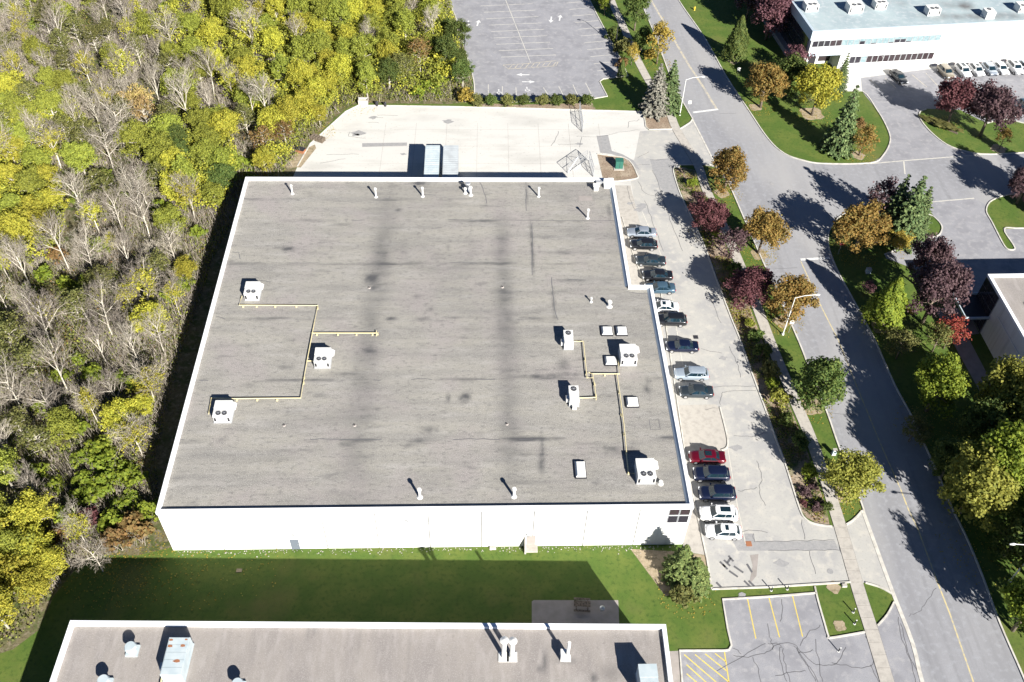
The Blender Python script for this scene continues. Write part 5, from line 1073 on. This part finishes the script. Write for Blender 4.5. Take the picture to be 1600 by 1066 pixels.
# ---------------- the woods
def inside(px, py, poly):
    c = False; n = len(poly)
    for i in range(n):
        x1, y1 = poly[i]; x2, y2 = poly[(i+1) % n]
        if (y1 > py) != (y2 > py) and px < (x2-x1)*(py-y1)/(y2-y1)+x1: c = not c
    return c
def to_px(x, y, z=0):
    q = AX @ (np.array([x, y, z])-np.array([0, 0, CH])); return 800+FPX*q[0]/q[2], 533-FPX*q[1]/q[2]
WOODS = [(-90, -30), (690, -30), (706, 30), (720, 90), (728, 130), (722, 152), (640, 158), (556, 158), (532, 172), (498, 203), (474, 226), (450, 262), (398, 288), (352, 326), (326, 380), (305, 430),
         (284, 500), (262, 560), (244, 620), (230, 680), (224, 735), (240, 800), (232, 830), (190, 862), (125, 880), (88, 915), (50, 965), (16, 1000), (-90, 1030)]
ZONES = [ # cx, cy, rx, ry, mix, phrase  (pixels of the tree's foot)
 (112, 330, 14, 85, {}, ''), (85, 480, 45, 14, {'bare': .2}, 'beside the dark gully'),
 (52, 345, 62, 85, {'Y': .7, 'L': .3}, 'in the left yellow grove'),
 (40, 905, 62, 115, {'Y': .85, 'L': .15}, 'in the lower left yellow grove'),
 (135, 770, 75, 60, {'S': .6, 'R': .2, 'L': .2}, 'in the green thicket at the lower left'),
 (216, 740, 38, 60, {'R': .4, 'BB': .3, 'Y': .3}, 'at the lower end of the building shadow'),
 (150, 845, 55, 35, {'Ms': .15, 'S': .35, 'Rs': .3, 'BB': .2}, 'in the brush above the dark lawn'),
 (232, 820, 25, 35, {'S': .8, 'Rs': .2}, 'beside the lower left building corner'),
 (205, 675, 45, 50, {'Y': .5, 'B': .3, 'BB': .2}, 'in the lower middle woods'),
 (318, 275, 62, 80, {'L': .6, 'Y': .2, 'G': .2}, 'by the upper left roof corner'),
 (510, 205, 60, 45, {'Y': .9, 'L': .1}, 'along the left kerb of the yard'), (445, 245, 42, 52, {'Y': .6, 'L': .2, 'R': .2}, 'below the left kerb of the yard'),
 (400, 300, 50, 45, {'S': .6, 'Ms': .1, 'Y': .3}, 'between yard and upper left roof corner'),
 (706, 110, 9, 12, {'Ms': 1}, 'at the edge of the upper parking lot'), (718, 90, 30, 85, {'G': .7, 'L': .3}, 'beside the upper parking lot'),
 (660, 150, 75, 32, {'O': .4, 'G': .2, 'S': .2, 'R': .2}, 'behind the far kerb of the yard'),
 (600, 90, 125, 120, {'Y': .35, 'L': .5, 'B': .15}, 'in the upper right woods'),
 (430, 90, 120, 110, {'Y': .4, 'L': .4, 'BB': .2}, 'in the upper middle woods'),
 (320, 70, 80, 75, {'Y': .5, 'L': .4, 'B': .1}, 'in the top yellow-green patch'),
 (225, 195, 28, 22, {'P': 1}, 'in the peach coloured spot'),
 (335, 190, 110, 75, {'B': .32, 'BB': .28, 'O': .25, 'L': .15}, 'in the half-bare upper belt'),
 (150, 130, 110, 140, {'O': .32, 'B': .22, 'L': .28, 'BB': .18}, 'in the olive upper left woods'),
 (60, 215, 90, 50, {'L': .5, 'O': .3, 'Y': .2}, 'above the left yellow grove'),
 (200, 390, 100, 100, {'B': .22, 'O': .3, 'BB': .2, 'S': .2, 'L': .08}, 'in the open middle woods'),
 (130, 580, 170, 110, {'B': .28, 'BB': .24, 'O': .28, 'S': .17, 'R': .03}, 'in the bare grey middle woods')]
KD = dict(Y=('wood', 'leaf_yellow', 'golden yellow leafy tree'), L=('wood', 'leaf_lime', 'yellow-green leafy tree'), O=('sparse', 'leaf_olive', 'thin olive green tree'), G=('wood', 'leaf_green', 'dark green leafy tree'),
          B=('bare', None, 'leafless grey pale-trunked tree'), BB=('bare', 'leaf_lime', 'nearly bare yellow-flecked tree'), P=('sparse', 'leaf_peach', 'pale peach coloured tree'), R=('sparse', 'leaf_rust', 'rusty orange-brown tree'),
          S=('shrub', 'leaf_brightgreen', 'bushy green shrub'), Ms=('shrub', 'leaf_maroon', 'dark reddish shrub'), Rs=('shrub', 'leaf_rust', 'rusty brown shrub'))
placed = []; FILL = {}
def free(x, y, d):
    return all((x-a)**2+(y-b_)**2 > d*d for a, b_ in placed)
def wood(k, c, phrase, H_=None, R_=None, label=None, sc=1):
    kd, m_, desc = KD[k]
    if kd == 'shrub': H_ = H_ or random.uniform(1.8, 3.2); R_ = R_ or random.uniform(1.3, 2.2)
    elif kd == 'bare': H_ = H_ or random.uniform(5, 11); R_ = R_ or H_*random.uniform(.24, .4)
    else: H_ = H_ or random.uniform(5.5, 9)*sc; R_ = R_ or random.uniform(2.0, 3.1)*sc
    t = plant(kd, 0, 0, H_, R_, m_, label or f'{desc} {phrase}', None if label else f'{desc}s {phrase}', world=c, extra='leaf_yellow' if k == 'BB' else None)
    placed.append((c.x, c.y))
    if not label: FILL.setdefault((desc, phrase), []).append((to_px(c.x, c.y, H_*.6)[0], t))
    return t
for px, py, k, H_, lab in [(50, 452, 'B', 10, 'tall leafless tree at the left edge below the yellow grove'), (151, 433, 'B', 9.5, 'leafless pale tree right of the gully bend'), (209, 428, 'B', 8.5, 'spreading leafless tree in the centre of the open woods'), (195, 368, 'B', 9.5, 'slender leafless tree leaning left above the woods centre'),
        (217, 340, 'B', 9.5, 'long pale trunk, left of two parallel leaning trees'), (232, 327, 'B', 9, 'long pale trunk, right of two parallel leaning trees'), (305, 347, 'BB', 9.5, 'pale tree with yellow leaves nearest the upper left roof corner'), (247, 416, 'B', 5, 'short pale snag beside the building shadow'), (276, 417, 'B', 7.5, 'thin leafless tree touching the building shadow'),
        (179, 531, 'B', 10.5, 'broad leafless grey tree in the middle left woods'), (107, 613, 'B', 10.5, 'very broad pale leafless tree, the most conspicuous bare crown'), (170, 573, 'B', 8.5, 'slim leafless tree right of the broadest bare crown'), (222, 580, 'B', 9, 'leafless tree with a straight pale trunk close to the shadow'), (259, 556, 'B', 8.5, 'leafless tree right at the edge of the building shadow'),
        (94, 669, 'B', 8.5, 'leafless tree below the broadest bare crown'), (41, 649, 'B', 9.5, 'double-stemmed leafless tree at the left edge'), (25, 724, 'B', 7.5, 'wide silvery leafless crown at the left edge in the dark'), (190, 640, 'B', 7.5, 'leafless tree in front of the lower yellow tree'), (161, 893, 'B', 5.5, 'low wide leafless tree standing over the dark lawn'),
        (107, 88, 'B', 11, 'bright leafless tree at the upper left of the woods'), (300, 205, 'B', 12, 'thick pinkish pale trunk with a broad bare crown in the upper woods'), (160, 212, 'B', 9, 'leafless leaning tree left of the peach coloured spot'), (577, 92, 'B', 8, 'grey forked bare tree among the yellow upper trees'), (467, 84, 'B', 8, 'pale bare tree among the yellow trees of the upper middle'), (65, 236, 'B', 8, 'leafless tree at the upper edge of the left yellow grove'),
        (335, 150, 'B', 10, 'pale leafless tree behind the thick pinkish trunk'), (398, 190, 'B', 9, 'leafless tree left of the yellow trees along the yard'), (205, 60, 'B', 10, 'tall leafless tree near the top left')]:
    c = G(px, py); wood(k, c, '', H_, H_*(.30 if H_ > 6 else .38), lab)
wood('Y', G(245, 532), '', 7.0, 2.5, 'bright yellow tree standing alone in the bare middle woods')
wood('P', G(228, 190), '', 7.5, 2.7, 'pale peach coloured tree in the upper woods')
wood('Ms', G(705, 88), '', 3, 1.8, 'dark red bush beside the green tree at the upper parking lot')
wood('G', G(716, 78), '', 6.5, 2.8, 'dark green tree overhanging the edge of the upper parking lot')
wood('Rs', G(94, 405), '', 2.6, 1.6, 'small rusty red bush at the bend of the dark gully')
wood('Ms', G(140, 818), '', 2.4, 1.8, 'magenta red bush above the dark lawn')
wood('Y', G(296, 436), '', 4.0, 1.9, 'yellow small tree reaching over the building shadow')
tries = 0; count = {}
while tries < 14000 and len(placed) < 420:
    tries += 1; px, py = random.uniform(-80, 735), random.uniform(-25, 1015)
    if not inside(px, py, WOODS) or (py > 0 and random.random() > ((py+1042)/1900)**2*1.6): continue
    z = next((q for q in ZONES if ((px-q[0])/q[2])**2+((py-q[1])/q[3])**2 < 1), None)
    mix = z[4] if z else {'B': .18, 'O': .3, 'BB': .2, 'L': .17, 'S': .15}
    phrase = z[5] if z else ('in the mixed upper woods' if py < 300 else ('in the mixed middle woods' if py < 560 else 'in the mixed lower woods'))
    if not mix: continue
    r = random.random()*sum(mix.values()) if sum(mix.values()) >= .99 else random.random(); k = None
    for kk, wt in mix.items():
        r -= wt
        if r <= 0: k = kk; break
    if not k: continue
    k = {'bare': 'B'}.get(k, k)
    c = G(px, py); d = {'S': 2.3, 'Ms': 2.2, 'Rs': 2.2, 'B': 3.3, 'BB': 3.2, 'O': 3.1, 'P': 2.6}.get(k, 2.9)
    if not free(c.x, c.y, d): continue
    edge = not inside(px+18, py, WOODS); near = 0 < px and (py > 620)
    wood(k, c, phrase, sc=.75 if edge else 1)
ONES = ['', 'first', 'second', 'third', 'fourth', 'fifth', 'sixth', 'seventh', 'eighth', 'ninth', 'tenth', 'eleventh', 'twelfth', 'thirteenth', 'fourteenth', 'fifteenth', 'sixteenth', 'seventeenth', 'eighteenth', 'nineteenth']
def ordinal(n):
    if n < 20: return ONES[n]
    t = ['twent', 'thirt', 'fort', 'fift', 'sixt', 'sevent'][n//10-2]; return t+'ieth' if n % 10 == 0 else t+'y-'+ONES[n % 10]
for (desc, phrase), l in FILL.items():
    l.sort(key=lambda q: q[0])
    for i, (x, t) in enumerate(l):
        if len(l) == 1: t['label'] = f'{desc} {phrase}'
        else: t['label'] = (f'leftmost {desc}' if i == 0 else (f'rightmost {desc}' if i == len(l)-1 else f'{ordinal(i+1)} {desc} from the left'))+f' {phrase}'
# undergrowth: what nobody could count
def scatter(n, poly, cond=None):
    out = []; P0 = [tuple(G(x, y)[:2]) for x, y in poly]; xs = [p[0] for p in P0]; ys = [p[1] for p in P0]
    while len(out) < n:
        x = random.uniform(max(min(xs), -110), max(xs)); y = random.uniform(max(min(ys), 40), min(max(ys), 215))
        if inside(x, y, P0) and (cond is None or cond(x, y)): out.append((x, y))
    return np.array(out)
from mathutils import noise as mnoise
UW = [(-90, -120), (694, -120), (700, -5), (712, 30), (726, 82), (738, 125), (738, 156), (700, 160), (560, 158), (536, 170), (500, 203), (478, 226), (456, 262), (420, 290), (376, 318), (336, 400), (308, 480), (282, 560), (248, 690), (245, 790), (232, 850), (180, 868), (120, 884), (88, 920), (56, 975), (16, 1010), (-90, 1035)]
def gully(x, y):
    px, py = to_px(x, y); return not (((px-112)/14)**2+((py-320)/80)**2 < 1)
def under(name, n, size, zmax, m, lab_seed, thr, upright=False):
    A = scatter(n, UW, lambda x, y: gully(x, y) and (not upright or (to_px(x, y)[0] < 430 or random.random() < .25)) and mnoise.noise(Vector((x*.11, y*.11, lab_seed)))+random.uniform(-.35, .35) > thr)
    hgt = np.array([max(.15, .55+1.1*mnoise.noise(Vector((x*.25, y*.25, lab_seed+5)))) for x, y in A])*zmax
    if upright:
        L = rng.uniform(.8, 1.7, n)*zmax*.6; C = np.stack([A[:, 0], A[:, 1], L*.5], 1); tilt = rng.normal(size=(n, 3))*.28; tilt[:, 2] = 1; tilt /= np.linalg.norm(tilt, axis=1)[:, None]
        side = np.cross(tilt, rng.normal(size=(n, 3))); side /= np.linalg.norm(side, axis=1)[:, None]; w_ = rng.uniform(.018, .045, n)[:, None]; Lh = (L*.5)[:, None]
        V = np.empty((n, 4, 3)); V[:, 0] = C-tilt*Lh-side*w_; V[:, 1] = C-tilt*Lh+side*w_; V[:, 2] = C+tilt*Lh+side*w_*.3; V[:, 3] = C+tilt*Lh-side*w_*.3; V = V.reshape(-1, 3)
    else:
        C = np.stack([A[:, 0], A[:, 1], rng.random(n)*hgt+.05], 1); N = rng.normal(size=(n, 3))*.6+np.array([0, 0, .8]); N /= np.linalg.norm(N, axis=1)[:, None]; V = quads(C, N, size)
    o = link(bpy.data.objects.new(name, qmesh(name, V, M[m]))); return tag(o, kind='stuff')
under('undergrowth', 80000, .26, 1.5, 'leaf_olive', 1.0, -.1)
under('undergrowth', 42000, .24, 1.4, 'leaf_lime', 4.0, .05)
under('undergrowth', 18000, .28, 1.2, 'leaf_green', 9.0, .18)
under('undergrowth', 12000, .26, 1.2, 'leaf_rust', 14.0, .22)
under('dry_brush', 110000, 0, 1.9, 'twig', 21.0, -.1, True)
def canopy(n, m, seed, thr):
    ZC = [q for q in ZONES if q[5] in ('in the upper right woods', 'in the upper middle woods', 'in the top yellow-green patch', 'by the upper left roof corner', 'along the left kerb of the yard', 'in the left yellow grove', 'in the lower left yellow grove', 'below the left kerb of the yard', 'above the left yellow grove')]
    def ok(x, y):
        px, py = to_px(x, y)
        return inside(px, py, WOODS) and any(((px-q[0])/q[2])**2+((py-q[1])/q[3])**2 < .9 for q in ZC) and mnoise.noise(Vector((x*.28, y*.28, seed)))+random.uniform(-.15, .15) > thr
    A = scatter(n, UW, ok); base = np.array([max(1.2, 3.6+3.4*mnoise.noise(Vector((x*.3, y*.3, seed+3)))+1.6*mnoise.noise(Vector((x*.9, y*.9, seed)))) for x, y in A])
    C = np.stack([A[:, 0], A[:, 1], base-rng.random(n)**1.5*1.6], 1); N = rng.normal(size=(n, 3))*.6+np.array([.1, -.3, .8]); N /= np.linalg.norm(N, axis=1)[:, None]
    return tag(link(bpy.data.objects.new('woodland_canopy', qmesh('woodland_canopy', quads(C, N, .29), M[m]))), kind='stuff')
canopy(60000, 'leaf_lime', 31.0, -.05); canopy(32000, 'leaf_yellow', 47.0, .08)

# fallen leaves under the street trees and at the wood's edge
pts = []
for px, py, n_, r_ in [(1131, 302, 260, 3.2), (1185, 396, 260, 3.2), (1223, 503, 260, 3.2), (1269, 636, 160, 3), (1314, 775, 200, 3), (1026, 100, 220, 3), (1188, 168, 220, 3), (1268, 180, 320, 4), (1342, 243, 200, 3), (1333, 395, 260, 4), (1480, 194, 160, 3), (1404, 380, 160, 4), (1376, 512, 160, 3.5), (1163, 480, 220, 3), (1104, 365, 160, 3), (240, 868, 500, 7), (180, 880, 400, 6), (350, 862, 200, 8), (560, 163, 200, 4), (500, 205, 250, 3), (1072, 925, 200, 3.5), (1450, 660, 200, 5), (1540, 860, 300, 6)]:
    c = G(px, py)
    for k in range(n_): a = random.uniform(0, 6.28); r = r_*random.random()**.6; pts.append((c.x+math.cos(a)*r, c.y+math.sin(a)*r, .04))
C = np.array(pts); N = rng.normal(size=C.shape)*.2+np.array([0, 0, 1]); N /= np.linalg.norm(N, axis=1)[:, None]
C2 = []
for k in range(320):
    x = random.uniform(XL+.5, XR-1); C2.append((x, YF-.15-abs(random.gauss(0, .35)), .04))
C2 = np.array(C2); N2 = rng.normal(size=C2.shape)*.3+np.array([0, 0, 1]); N2 /= np.linalg.norm(N2, axis=1)[:, None]
tag(link(bpy.data.objects.new('wall_foot_gravel', qmesh('wall_foot_gravel', quads(C2, N2, .14), M['concrete_pale']))), kind='stuff')
tag(link(bpy.data.objects.new('fallen_leaves', qmesh('fallen_leaves', quads(C, N, .16), M['leaf_golden']))), kind='stuff')

BEDP = [(1056, 264), (1059, 286), (1067, 308), (1084, 343), (1102, 383), (1122, 438), (1142, 491), (1159, 533), (1183, 600), (1202, 651), (1227, 720), (1239, 757), (1254, 797), (1275, 816), (1294, 818), (1290, 798), (1254, 690), (1228, 625), (1194, 545), (1166, 470), (1126, 370), (1094, 300), (1084, 266)]
for n_, m_, sd_, th in ((5200, 'leaf_green', 3.3, .02), (2600, 'leaf_lime', 8.8, .12), (2200, 'leaf_rust', 5.5, .05)):
    A = scatter(n_, BEDP, lambda x, y: mnoise.noise(Vector((x*.5, y*.5, sd_)))+random.uniform(-.1, .1) > th)
    C = np.stack([A[:, 0], A[:, 1], .03+rng.random(n_)*.3], 1); N = rng.normal(size=C.shape)*.5+np.array([0, 0, .9]); N /= np.linalg.norm(N, axis=1)[:, None]
    tag(link(bpy.data.objects.new('ground_cover', qmesh('ground_cover', quads(C, N, .17), M[m_]))), kind='stuff')
